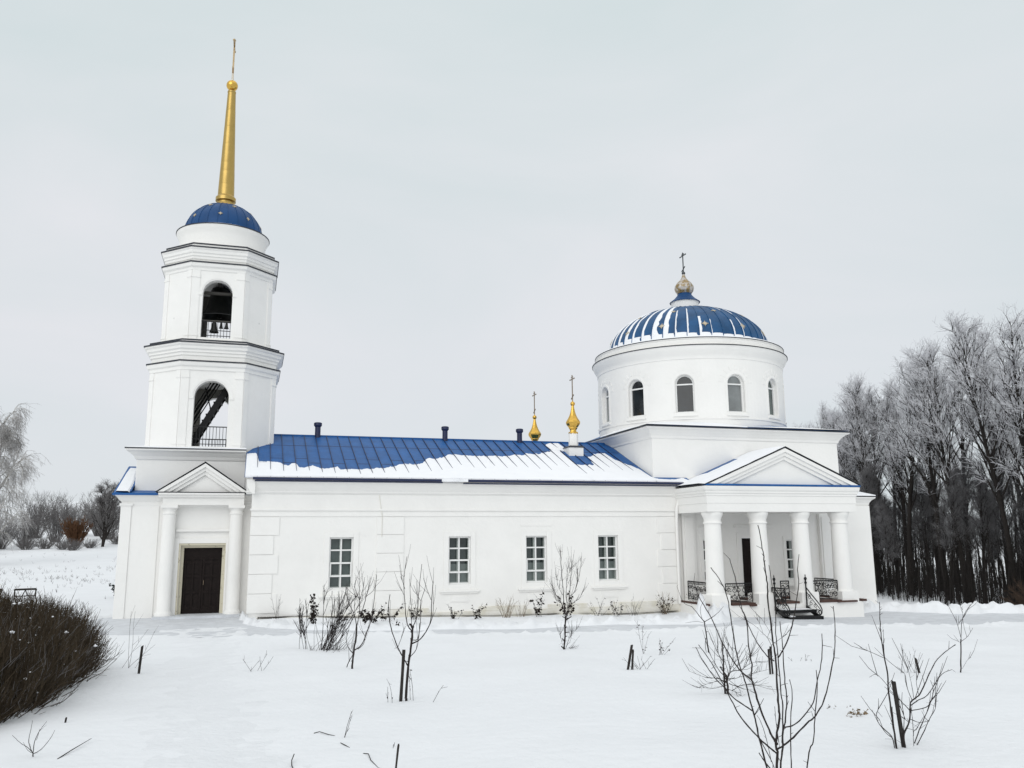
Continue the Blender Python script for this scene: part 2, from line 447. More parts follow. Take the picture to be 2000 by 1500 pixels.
# bare earth showing between the wall foot and the snow
so = [(0.35+0.1*i, y) for i in range(161) for y in (-0.03-0.26*max(0.0, 0.35+fnoise((0.35+0.1*i)*0.8, 1.0, 0, 4)), 0.3)]
SV = np.array([(x, y, surf_z(x, y)+0.02+0.01*fnoise(x*5, y*5, 0, 2)) for x, y in so], np.float32)
I = np.arange(160)*2
sl_o = np_mesh("bare_earth", SV, np.stack([I, I+2, I+3, I+1], 1), mat("frozen earth", (0.05, 0.04, 0.028), 0.95, var=0.5, vscale=9, bump=0.6, bscale=30))
sl_o['kind'] = 'structure'
BAKED = {
 'fg': [([(3.55,-25.6,0.85),(3.57,-25.59,1.06),(3.58,-25.59,1.17),(3.58,-25.58,1.23),(3.62,-25.57,1.36),(3.63,-25.57,1.45),(3.63,-25.56,1.54),(3.64,-25.55,1.76),(3.63,-25.55,1.86),(3.63,-25.54,1.94),(3.62,-25.53,2.18),(3.62,-25.53,2.31),(3.62,-25.52,2.39),(3.62,-25.51,2.48),(3.61,-25.51,2.56),(3.59,-25.5,2.73)],0.0135,0.004),([(3.59,-25.57,0.83),(3.59,-25.6,1.06),(3.6,-25.63,1.21),(3.59,-25.65,1.29),(3.59,-25.68,1.36),(3.59,-25.71,1.46),(3.58,-25.74,1.58),(3.56,-25.76,1.69),(3.54,-25.79,1.91),(3.51,-25.82,2.07)],0.01,0.0035),([(3.63,-25.58,1.22),(3.67,-25.54,1.33),(3.7,-25.51,1.46),(3.72,-25.47,1.52),(3.74,-25.43,1.77),(3.76,-25.39,1.94),(3.79,-25.36,2.07),(3.81,-25.32,2.2),(3.81,-25.28,2.43)],0.008,0.003),([(3.58,-25.6,1.19),(3.64,-25.57,1.2),(3.75,-25.54,1.24),(3.89,-25.51,1.32),(3.99,-25.48,1.36),(4.09,-25.45,1.45),(4.17,-25.42,1.58),(4.25,-25.39,1.74),(4.3,-25.36,1.89),(4.33,-25.33,2.0),(4.35,-25.3,2.11)],0.009,0.0035),([(3.61,-25.65,1.34),(3.67,-25.68,1.36),(3.73,-25.71,1.42),(3.79,-25.74,1.51),(3.81,-25.76,1.62),(3.84,-25.79,1.77),(3.84,-25.82,1.9),(3.82,-25.85,1.98)],0.007,0.0035),([(3.83,-25.35,0.82),(3.86,-25.33,0.98),(3.88,-25.31,1.1),(3.91,-25.29,1.31),(3.95,-25.27,1.48),(3.95,-25.25,1.58)],0.007,0.0035),([(3.65,-25.8,0.95),(3.65,-25.82,1.11),(3.66,-25.85,1.24),(3.67,-25.88,1.29),(3.68,-25.9,1.44),(3.7,-25.92,1.63),(3.68,-25.95,1.76)],0.007,0.0035),([(3.58,-25.6,1.22),(3.57,-25.57,1.25),(3.55,-25.55,1.31),(3.51,-25.52,1.44),(3.49,-25.49,1.57),(3.49,-25.47,1.62),(3.5,-25.44,1.66),(3.53,-25.41,1.73),(3.53,-25.38,1.85),(3.54,-25.36,1.99),(3.54,-25.33,2.07),(3.54,-25.3,2.12),(3.52,-25.28,2.3),(3.49,-25.25,2.48)],0.01,0.0035),([(3.57,-25.6,1.16),(3.52,-25.63,1.19),(3.41,-25.67,1.27),(3.31,-25.7,1.36),(3.21,-25.73,1.46),(3.13,-25.77,1.57),(3.07,-25.8,1.65),(2.98,-25.83,1.73),(2.88,-25.87,1.84),(2.81,-25.9,1.94)],0.008,0.003),([(3.42,-25.7,1.03),(3.43,-25.68,1.1),(3.4,-25.66,1.27),(3.38,-25.65,1.41),(3.37,-25.63,1.49),(3.35,-25.61,1.63),(3.32,-25.59,1.75),(3.3,-25.57,1.91),(3.29,-25.55,2.09),(3.28,-25.54,2.21),(3.25,-25.52,2.32),(3.18,-25.5,2.43)],0.009,0.0035),([(3.43,-25.55,1.44),(3.33,-25.57,1.5),(3.24,-25.59,1.56),(3.16,-25.61,1.66),(3.07,-25.63,1.8),(2.97,-25.65,1.92)],0.006,0.003),([(3.47,-25.5,1.63),(3.47,-25.45,1.65),(3.43,-25.4,1.7),(3.39,-25.35,1.79),(3.35,-25.3,1.9),(3.32,-25.25,2.03),(3.28,-25.2,2.14),(3.26,-25.15,2.22),(3.26,-25.1,2.31)],0.007,0.003),([(3.66,-25.5,1.76),(3.63,-25.46,1.79),(3.58,-25.42,1.88),(3.54,-25.38,2.0),(3.54,-25.34,2.07),(3.52,-25.3,2.14)],0.006,0.003),([(3.66,-25.55,1.79),(3.7,-25.58,1.87),(3.73,-25.62,1.98),(3.76,-25.65,2.14),(3.78,-25.68,2.31),(3.75,-25.72,2.41),(3.75,-25.75,2.52)],0.007,0.003),([(3.58,-25.5,1.03),(3.53,-25.5,1.09),(3.49,-25.5,1.15)],0.006,0.004),([(3.41,-25.65,1.27),(3.49,-25.65,1.13),(3.51,-25.65,1.07)],0.004,0.003),([(3.41,-25.6,1.43),(3.46,-25.6,1.49),(3.49,-25.6,1.53)],0.0035,0.002),([(3.42,-25.6,1.57),(3.38,-25.6,1.59)],0.003,0.002),([(3.63,-25.6,1.61),(3.69,-25.6,1.62)],0.003,0.002),([(3.59,-25.6,1.23),(3.61,-25.55,1.36),(3.64,-25.5,1.45)],0.0035,0.002),([(3.52,-25.6,1.11),(3.51,-25.57,1.26),(3.5,-25.53,1.36),(3.49,-25.5,1.4)],0.003,0.002)],
 's790': [([(2.18,-18.76,0.44),(2.18,-18.76,0.48),(2.2,-18.76,0.86),(2.24,-18.76,1.12),(2.26,-18.76,1.38),(2.21,-18.76,1.45)],0.034,0.02),([(2.2,-18.76,0.88),(2.11,-18.86,1.02),(2.02,-18.96,1.16),(1.9,-19.06,1.45),(1.85,-19.16,1.72),(1.85,-19.26,1.9)],0.016,0.006),([(2.26,-18.76,1.35),(2.22,-18.73,1.39),(2.19,-18.7,1.46),(2.17,-18.67,1.58),(2.17,-18.65,1.67),(2.15,-18.62,1.93),(2.16,-18.59,2.16),(2.2,-18.56,2.39)],0.016,0.005),([(2.25,-18.76,1.39),(2.33,-18.66,1.51),(2.37,-18.56,1.69),(2.4,-18.46,1.88),(2.46,-18.36,2.27)],0.014,0.005),([(2.25,-18.76,1.18),(2.35,-18.82,1.24),(2.43,-18.88,1.35),(2.48,-18.94,1.5),(2.48,-19.0,1.75),(2.49,-19.06,2.05)],0.016,0.006),([(2.25,-18.76,1.23),(2.34,-18.7,1.23),(2.38,-18.64,1.33),(2.41,-18.58,1.5),(2.42,-18.52,1.73),(2.49,-18.46,1.91)],0.012,0.005),([(2.23,-18.76,1.0),(2.29,-18.89,1.12),(2.3,-19.03,1.31),(2.28,-19.16,1.5)],0.01,0.004),([(2.46,-19.06,1.8),(2.41,-19.01,1.94),(2.37,-18.96,2.09)],0.007,0.003),([(2.41,-18.56,1.75),(2.37,-18.46,1.85),(2.34,-18.36,1.97)],0.006,0.003),([(2.25,-18.76,1.39),(2.22,-18.86,1.6),(2.21,-18.96,1.81)],0.008,0.003),([(2.21,-18.86,1.72),(2.19,-18.86,2.08)],0.006,0.003),([(2.0,-19.06,1.17),(2.06,-18.96,1.27),(2.14,-18.86,1.43)],0.007,0.003),([(2.16,-18.66,1.93),(2.12,-18.66,2.04),(2.09,-18.66,2.11)],0.005,0.003),([(2.15,-18.66,1.84),(2.11,-18.66,1.92),(2.09,-18.66,1.96)],0.005,0.003),([(2.45,-19.06,1.47),(2.48,-19.11,1.61),(2.47,-19.16,1.86)],0.007,0.004)],
 's685': [([(1.88,-14.83,0.27),(1.88,-14.83,0.31),(1.9,-14.83,0.58),(1.93,-14.83,0.85),(1.94,-14.83,1.08)],0.034,0.02),([(1.91,-14.83,0.64),(2.03,-14.93,0.74),(2.11,-15.03,0.98),(2.17,-15.13,1.22),(2.22,-15.23,1.8),(2.21,-15.33,2.0)],0.018,0.005),([(1.89,-14.83,0.58),(1.81,-14.7,0.68),(1.79,-14.56,0.81),(1.85,-14.43,0.97)],0.012,0.005),([(1.94,-14.83,1.07),(1.9,-14.73,1.27),(1.82,-14.63,1.44),(1.82,-14.53,1.53)],0.015,0.005),([(1.94,-14.83,1.04),(1.96,-14.9,1.2),(1.97,-14.98,1.5),(1.87,-15.05,1.74),(1.84,-15.13,1.82)],0.013,0.004),([(1.96,-15.03,1.54),(2.03,-14.93,1.73),(2.07,-14.83,1.94)],0.008,0.004),([(2.0,-14.83,1.22),(2.07,-14.95,1.5),(2.07,-15.08,1.6),(2.17,-15.2,1.7),(2.21,-15.33,1.83)],0.012,0.004),([(1.99,-14.83,1.27),(1.99,-14.73,1.68),(1.99,-14.63,2.04)],0.009,0.004),([(2.04,-15.23,1.57),(2.12,-15.13,1.8),(2.14,-15.03,1.96)],0.007,0.003),([(1.9,-14.73,1.27),(1.92,-14.63,1.5),(1.95,-14.53,1.57)],0.008,0.003),([(1.82,-14.53,1.43),(1.79,-14.53,1.54),(1.78,-14.53,1.58)],0.006,0.003),([(1.98,-14.83,0.65),(2.09,-14.73,0.73),(2.12,-14.63,0.86),(2.05,-14.53,0.97)],0.009,0.004),([(1.78,-14.83,0.34),(1.83,-14.83,0.47),(1.89,-14.83,0.56)],0.012,0.008),([(2.02,-14.83,1.55),(1.92,-14.83,1.59)],0.006,0.003)],
 't1103': [([(6.85,-12.56,0.12),(6.85,-12.56,0.17),(6.88,-12.56,0.53),(6.9,-12.56,0.84)],0.034,0.026),([(6.9,-12.56,0.81),(6.88,-12.52,1.14),(6.88,-12.48,1.51),(6.87,-12.44,1.8),(6.87,-12.4,2.11),(6.88,-12.36,2.31)],0.02,0.004),([(6.9,-12.56,0.85),(6.95,-12.64,1.04),(6.94,-12.72,1.3),(7.04,-12.8,1.44),(7.12,-12.88,1.75),(7.15,-12.96,2.09)],0.018,0.004),([(6.9,-12.56,0.92),(6.85,-12.46,1.14),(6.83,-12.36,1.22),(6.74,-12.26,1.42),(6.72,-12.16,1.64)],0.014,0.004),([(6.93,-12.56,0.92),(6.98,-12.48,1.03),(6.98,-12.41,1.36),(7.04,-12.34,1.79),(7.1,-12.26,1.99)],0.014,0.004),([(6.92,-12.76,1.27),(7.0,-12.66,1.66),(7.07,-12.56,2.08)],0.012,0.004),([(6.97,-12.56,1.03),(7.0,-12.66,1.15),(7.15,-12.76,1.27),(7.22,-12.86,1.44)],0.012,0.004),([(6.86,-12.56,1.32),(6.68,-12.71,1.56),(6.58,-12.86,1.82)],0.008,0.003),([(6.99,-12.46,1.65),(7.09,-12.36,1.87),(7.2,-12.26,1.99)],0.006,0.003),([(6.88,-12.56,1.15),(6.73,-12.41,1.25),(6.7,-12.26,1.5)],0.009,0.003),([(7.02,-12.86,1.44),(7.11,-12.81,1.72),(7.13,-12.76,1.94)],0.007,0.003),([(6.89,-12.56,0.17),(7.04,-12.43,0.4),(7.22,-12.29,0.52),(7.38,-12.16,0.61)],0.006,0.003),([(6.88,-12.56,0.2),(7.05,-12.46,0.35),(7.11,-12.36,0.5)],0.005,0.003),([(6.83,-12.56,0.2),(6.74,-12.66,0.44),(6.7,-12.76,0.56)],0.005,0.003),([(6.95,-12.56,0.19),(7.01,-12.56,0.18)],0.004,0.002)],
 'b1775': [([(5.93,-24.0,0.66),(5.92,-23.99,0.92),(5.92,-23.97,1.19),(5.93,-23.96,1.37),(5.92,-23.94,1.55),(5.92,-23.93,1.71),(5.94,-23.91,1.88),(5.96,-23.9,2.0)],0.014,0.004),([(5.95,-23.98,0.66),(5.98,-23.93,0.85),(6.02,-23.88,1.01)],0.008,0.005),([(5.91,-23.95,1.48),(5.76,-23.85,1.56),(5.81,-23.75,1.56)],0.004,0.002),([(5.93,-23.95,1.22),(5.9,-23.85,1.31),(5.89,-23.75,1.27)],0.004,0.002),([(5.88,-24.0,1.49),(5.84,-24.05,1.63),(5.81,-24.1,1.76)],0.005,0.002),([(6.03,-24.0,0.66),(6.0,-24.03,0.79),(6.04,-24.07,0.91),(6.04,-24.1,1.05),(6.03,-24.13,1.1),(6.09,-24.17,1.16),(6.14,-24.2,1.26),(6.2,-24.23,1.39),(6.29,-24.27,1.52),(6.45,-24.3,1.62)],0.013,0.004),([(6.1,-24.05,1.05),(6.22,-24.01,1.08),(6.35,-23.97,1.1),(6.48,-23.93,1.17),(6.64,-23.89,1.28),(6.81,-23.85,1.31)],0.007,0.003),([(6.12,-24.0,0.99),(6.05,-23.95,1.09),(5.98,-23.9,1.18)],0.006,0.003),([(6.13,-24.0,0.99),(6.39,-23.92,0.99),(6.53,-23.85,1.05),(6.62,-23.78,1.13),(6.67,-23.7,1.19)],0.007,0.003),([(6.2,-23.9,0.62),(6.33,-23.87,0.78),(6.51,-23.83,0.98),(6.59,-23.8,1.08)],0.008,0.003),([(6.19,-23.95,0.63),(6.27,-24.0,0.8),(6.31,-24.05,0.93),(6.33,-24.1,1.01),(6.3,-24.15,1.1)],0.007,0.003),([(6.12,-24.0,0.91),(6.31,-23.9,0.85),(6.52,-23.8,0.83)],0.005,0.003),([(6.16,-24.0,1.08),(6.14,-23.97,1.19),(6.16,-23.93,1.31),(6.1,-23.9,1.38)],0.005,0.002),([(6.18,-24.0,1.1),(6.12,-24.05,1.26),(6.05,-24.1,1.41)],0.004,0.002),([(6.24,-24.0,1.13),(6.27,-23.95,1.24),(6.34,-23.9,1.29)],0.004,0.002),([(5.91,-24.0,0.67),(5.84,-24.05,0.79),(5.68,-24.1,0.91),(5.61,-24.15,1.01),(5.6,-24.2,1.08)],0.007,0.003),([(5.89,-24.0,0.76),(5.89,-23.9,0.8),(5.93,-23.8,0.88)],0.005,0.003),([(6.02,-24.0,0.78),(6.09,-23.95,0.93),(6.12,-23.9,1.03)],0.006,0.003),([(6.09,-24.0,0.89),(6.01,-24.0,0.95)],0.004,0.002),([(6.13,-24.0,0.67),(6.14,-24.0,0.79),(6.2,-24.0,0.83)],0.004,0.002)],
 's1876': [([(11.31,-19.31,0.41),(11.34,-19.31,0.64),(11.38,-19.31,0.93)],0.02,0.012),([(11.38,-19.31,0.93),(11.51,-19.24,1.22),(11.7,-19.16,1.36),(11.86,-19.08,1.43),(12.23,-19.01,1.64)],0.009,0.004),([(11.38,-19.31,0.95),(11.24,-19.41,1.18),(11.05,-19.51,1.39),(10.88,-19.61,1.53)],0.008,0.003),([(11.38,-19.31,0.89),(11.62,-19.21,0.95),(11.85,-19.11,1.07)],0.007,0.003),([(11.37,-19.31,0.87),(11.26,-19.31,0.92)],0.004,0.002),([(11.35,-19.31,0.46),(11.47,-19.31,0.59),(11.55,-19.31,0.63)],0.004,0.002),([(11.56,-19.21,1.29),(11.58,-19.21,1.45)],0.004,0.002),([(11.25,-19.41,1.16),(11.32,-19.41,1.26)],0.004,0.002)],
 's1383': [([(9.39,-14.51,0.21),(9.35,-14.51,0.55),(9.32,-14.51,0.85)],0.022,0.014),([(9.32,-14.51,0.85),(9.24,-14.44,0.97),(9.12,-14.36,1.15),(8.96,-14.28,1.25),(8.86,-14.21,1.58)],0.012,0.004),([(9.32,-14.51,0.85),(9.46,-14.61,0.95),(9.56,-14.71,1.06),(9.62,-14.81,1.18)],0.011,0.004),([(9.27,-14.51,0.9),(9.29,-14.41,1.12),(9.48,-14.31,1.31)],0.007,0.003),([(9.34,-14.51,0.82),(9.19,-14.41,0.85),(8.98,-14.31,0.82)],0.005,0.003),([(9.36,-14.46,0.51),(9.34,-14.46,0.36),(9.36,-14.46,0.21)],0.01,0.006)],
 'b1425': [([(6.3,-20.4,0.49),(6.3,-20.4,0.64),(6.29,-20.4,0.77)],0.022,0.016),([(6.29,-20.35,0.52),(6.29,-20.33,0.75),(6.3,-20.32,0.94),(6.31,-20.3,1.15)],0.018,0.009),([(6.3,-20.4,0.74),(6.37,-20.37,0.84),(6.36,-20.33,1.0),(6.41,-20.3,1.19)],0.01,0.003),([(6.3,-20.4,0.76),(6.15,-20.5,0.83),(6.01,-20.6,0.97),(5.87,-20.7,1.13)],0.008,0.003),([(6.31,-20.4,0.77),(6.44,-20.3,0.81),(6.66,-20.2,0.81),(6.83,-20.1,0.93)],0.009,0.003),([(6.3,-20.4,0.74),(6.47,-20.3,0.71),(6.69,-20.2,0.72),(6.91,-20.1,0.66)],0.006,0.002),([(6.32,-20.4,0.67),(6.41,-20.47,0.64),(6.52,-20.53,0.67),(6.85,-20.6,0.63)],0.006,0.002),([(6.29,-20.4,0.69),(6.19,-20.3,0.73),(6.06,-20.2,0.74),(5.89,-20.1,0.81)],0.006,0.002),([(6.28,-20.4,0.65),(6.14,-20.33,0.61),(6.03,-20.27,0.61),(5.98,-20.2,0.6)],0.005,0.002),([(6.3,-20.4,0.6),(6.34,-20.5,0.58),(6.36,-20.6,0.55)],0.005,0.002),([(6.35,-20.4,0.85),(6.49,-20.3,0.93),(6.6,-20.2,1.04)],0.005,0.002),([(6.26,-20.4,0.93),(6.22,-20.35,1.04),(6.19,-20.3,1.14)],0.005,0.002),([(6.72,-20.1,0.79),(6.9,-20.05,0.86),(7.09,-20.0,0.87)],0.004,0.002),([(6.32,-20.4,0.79),(6.35,-20.3,0.9),(6.36,-20.2,0.98)],0.006,0.002),([(6.44,-20.3,0.81),(6.52,-20.4,0.94),(6.6,-20.5,1.03)],0.004,0.002),([(6.32,-20.4,0.72),(6.39,-20.55,0.61),(6.31,-20.7,0.52)],0.004,0.002),([(6.29,-20.4,0.72),(6.02,-20.5,0.72),(5.79,-20.6,0.7)],0.004,0.002),([(6.35,-20.4,0.87),(6.44,-20.35,1.0),(6.46,-20.3,1.12)],0.004,0.002),([(6.83,-20.1,0.93),(6.87,-20.1,0.96)],0.003,0.002),([(6.69,-20.2,0.72),(6.94,-20.1,0.74),(7.21,-20.0,0.75)],0.004,0.002)],
 's1505': [([(8.32,-18.42,0.4),(8.33,-18.42,0.74),(8.33,-18.42,0.86)],0.013,0.008),([(8.33,-18.42,0.86),(8.33,-18.32,0.97),(8.3,-18.22,1.04),(8.23,-18.12,1.15),(8.1,-18.02,1.25)],0.007,0.003),([(8.33,-18.32,0.97),(8.33,-18.42,1.1),(8.32,-18.52,1.22)],0.006,0.003),([(8.33,-18.42,0.86),(8.37,-18.52,0.93),(8.51,-18.62,1.05)],0.006,0.003),([(8.32,-18.22,1.02),(8.31,-18.17,1.15),(8.28,-18.12,1.27)],0.004,0.002),([(8.4,-18.32,1.04),(8.25,-18.32,1.27),(8.2,-18.32,1.31)],0.004,0.002)],
 'p60': [([(-1.85,-21.73,0.61),(-1.86,-21.68,0.69),(-1.92,-21.63,0.74),(-2.0,-21.58,0.78),(-2.08,-21.53,0.84)],0.006,0.002),([(-1.85,-21.73,0.7),(-1.9,-21.7,0.8),(-1.9,-21.66,0.9),(-1.9,-21.63,0.98)],0.005,0.002),([(-1.85,-21.73,0.68),(-1.84,-21.76,0.81),(-1.8,-21.8,0.91),(-1.74,-21.83,1.0)],0.005,0.002),([(-1.85,-21.73,0.7),(-1.79,-21.7,0.73),(-1.73,-21.66,0.81),(-1.7,-21.63,0.88)],0.005,0.002),([(-1.86,-21.73,0.71),(-1.91,-21.68,0.73),(-1.96,-21.63,0.79)],0.003,0.0015),([(-1.83,-21.73,0.82),(-1.81,-21.73,0.92)],0.003,0.0015)]
}
# ------------------------------------------------------------------ the church
CH = empty("church", (10.0, 4.7, 0.0), "white Orthodox church with blue roofs, a bell tower with golden spire and a domed rotunda", "church")
YC = 4.7                                              # the axis every ridge, tower and dome stands on

def arch_panel(mb, mp, u0, u1, z0, z1, cu, w, zb, zs, depth, nseg=14, usub=1):
    # wall face from u0..u1, z0..z1 with an arched hole; mp(u, z, d) -> xyz, d = depth behind the face
    a, b = cu-w/2, cu+w/2
    def quad(ua, ub, za, zb_, sub=1):
        for i in range(sub):
            p, q = ua+(ub-ua)*i/sub, ua+(ub-ua)*(i+1)/sub
            mb.add([mp(p, za, 0), mp(q, za, 0), mp(q, zb_, 0), mp(p, zb_, 0)], [(0, 1, 2, 3)])
    if a > u0: quad(u0, a, z0, z1, usub)
    if b < u1: quad(b, u1, z0, z1, usub)
    if zb > z0: quad(a, b, z0, zb)
    arc = [(cu-w/2*math.cos(math.pi*i/nseg), zs+w/2*math.sin(math.pi*i/nseg)) for i in range(nseg+1)]
    for i in range(nseg):
        (p, zp), (q, zq) = arc[i], arc[i+1]
        mb.add([mp(p, zp, 0), mp(q, zq, 0), mp(q, z1, 0), mp(p, z1, 0)], [(0, 1, 2, 3)])
    edge = [(a, zb)] + arc + [(b, zb)]
    if depth:
        for i in range(len(edge)):
            (p, zp), (q, zq) = edge[i], edge[(i+1) % len(edge)]
            mb.add([mp(p, zp, 0), mp(q, zq, 0), mp(q, zq, depth), mp(p, zp, depth)], [(0, 1, 2, 3)])
    return edge

def arch_ring(mb, mp, cu, w, zs, t, proud, zdrop=0.0, nseg=16):
    # a moulded band round the head of an arch
    ins, outs = [], []
    pts = []
    if zdrop: pts.append((-1, -zdrop))
    for i in range(nseg+1): pts.append((math.pi-math.pi*i/nseg, None))
    if zdrop: pts.append((1, -zdrop))
    for a, dz in pts:
        if dz is None:
            ins.append((cu+w/2*math.cos(a), zs+w/2*math.sin(a))); outs.append((cu+(w/2+t)*math.cos(a), zs+(w/2+t)*math.sin(a)))
        else:
            ins.append((cu+a*w/2, zs+dz)); outs.append((cu+a*(w/2+t), zs+dz))
    n = len(ins)
    vs = [mp(u, z, -proud) for u, z in ins]+[mp(u, z, -proud) for u, z in outs]+[mp(u, z, 0.01) for u, z in ins]+[mp(u, z, 0.01) for u, z in outs]
    fs = []
    for i in range(n-1):
        fs += [(i, i+1, n+i+1, n+i), (n+i, n+i+1, 3*n+i+1, 3*n+i), (2*n+i, 2*n+i+1, i+1, i)]
    fs += [(0, n, 3*n, 2*n), (n-1, 2*n-1, 4*n-1, 3*n-1)]
    mb.add(vs, fs)

def rect(x0, x1, y0, y1):
    return lambda o: [(x0-o, y0-o), (x1+o, y0-o), (x1+o, y1+o), (x0-o, y1+o)]

def octa(cx, cy, a, c):
    k = math.sqrt(2)-1
    def f(o):
        A, Cc = a+o, c+o*k
        return [(cx-Cc, cy-A), (cx+Cc, cy-A), (cx+A, cy-Cc), (cx+A, cy+Cc), (cx+Cc, cy+A), (cx-Cc, cy+A), (cx-A, cy+Cc), (cx-A, cy-Cc)]
    return f

def holed_wall(mb, u0, u1, z0, z1, holes, mp, depth):
    us = sorted({u0, u1, *[h[0] for h in holes], *[h[1] for h in holes]})
    zs = sorted({z0, z1, *[h[2] for h in holes], *[h[3] for h in holes]})
    for i in range(len(us)-1):
        for j in range(len(zs)-1):
            cu, cz = (us[i]+us[i+1])/2, (zs[j]+zs[j+1])/2
            if any(h[0] < cu < h[1] and h[2] < cz < h[3] for h in holes): continue
            mb.add([mp(us[i], zs[j], 0), mp(us[i+1], zs[j], 0), mp(us[i+1], zs[j+1], 0), mp(us[i], zs[j+1], 0)], [(0, 1, 2, 3)])
    for a, b, c, d in holes:
        for (p, zp), (q, zq) in (((a, c), (b, c)), ((b, c), (b, d)), ((b, d), (a, d)), ((a, d), (a, c))):
            mb.add([mp(p, zp, 0), mp(q, zq, 0), mp(q, zq, depth), mp(p, zp, depth)], [(0, 1, 2, 3)])

# ---- nave
NX0, NX1 = 0.0, 16.55
WZ0, WZ1, WW = 0.95, 2.69, 0.84
WINX = [3.12, 7.46, 10.475, 13.445]
nw = MB()
flat = lambda yy: (lambda u, z, d: (u, yy+d, z))
holed_wall(nw, NX0, NX1, -1.2, 4.62, [(c-WW/2, c+WW/2, WZ0-(0.07 if c < 4 else 0), WZ1) for c in WINX], flat(0.035), 0.40)
nw.add([(NX0, 0.07, -1.2), (NX0, 9.4, -1.2), (NX0, 9.4, 4.62), (NX0, YC, 6.7), (NX0, 0.07, 4.62)], [(0, 1, 2, 3, 4)])
nw.add([(NX0, 9.4, -1.2), (NX1, 9.4, -1.2), (NX1, 9.4, 4.62), (NX0, 9.4, 4.62)], [(0, 1, 2, 3)])
# raised fields: frieze band, piers and their rusticated blocks
nw.box(NX0-0.02, NX1, 0.0, 0.072, 3.43, 4.3)
rnd = random.Random(5)
def blocks(x0, wide, narrow, right):
    z = 0.14; k = 0
    while z < 3.40:
        h = min(0.66, 3.425-z)
        w = wide if k % 2 == 0 else narrow
        xa, xb = (x0, x0+w) if not right else (x0-w, x0)
        nw.box(xa, xb, 0.0-0.004*(k % 2), 0.052, z, z+h-0.014)
        z += h; k += 1
blocks(NX0-0.03, 0.98, 0.80, False)
blocks(NX1, 0.98, 0.80, True)
z = 0.14
while z < 3.40:
    h = min(0.66, 3.425-z); nw.box(4.36, 5.36, 0.0, 0.052, z, z+h-0.014); z += h
# plinth, broken where the plaster runs through
pl_ = MB()
pl_.box(NX0-0.05, NX1+0.0, -0.05, 0.049, -1.2, -0.02)
for a, b in ((4.9, 6.3), (8.2, 10.0), (10.9, 12.5), (13.6, 15.5)):
    pl_.box(a, b, -0.035, 0.049, -0.019, 0.13)
pl_.build("plinth", PLINTH, CH, bevel=0.008)
# string course, frieze ledge and crown cornice
nw.box(NX0-0.06, NX1, -0.05, 0.0, 3.63, 3.70)
nw.prism([(-0.002, 4.20), (-0.09, 4.27), (-0.09, 4.31), (-0.17, 4.42), (-0.26, 4.58), (-0.33, 4.62), (-0.33, 4.71), (0.07, 4.71), (0.07, 4.20)], 'x', NX0-0.22, NX1)
nw.prism([(-0.001, 4.20), (-0.09, 4.27), (-0.17, 4.42), (-0.22, 4.62), (-0.22, 4.705), (0.07, 4.705), (0.07, 4.20)], 'y', -0.325, 0.4)
for c in WINX:                                        # aprons, lintels
    nw.box(c-0.37, c+0.37, 0.018, 0.04, 0.30, 0.56)
    nw.box(c-0.30, c+0.30, 0.006, 0.019, 0.34, 0.52)
nw.box(10.475-0.62, 10.475+0.62, 0.02, 0.072, 3.06, 3.14)
nw.build("nave_wall", PL, CH, bevel=0.008)

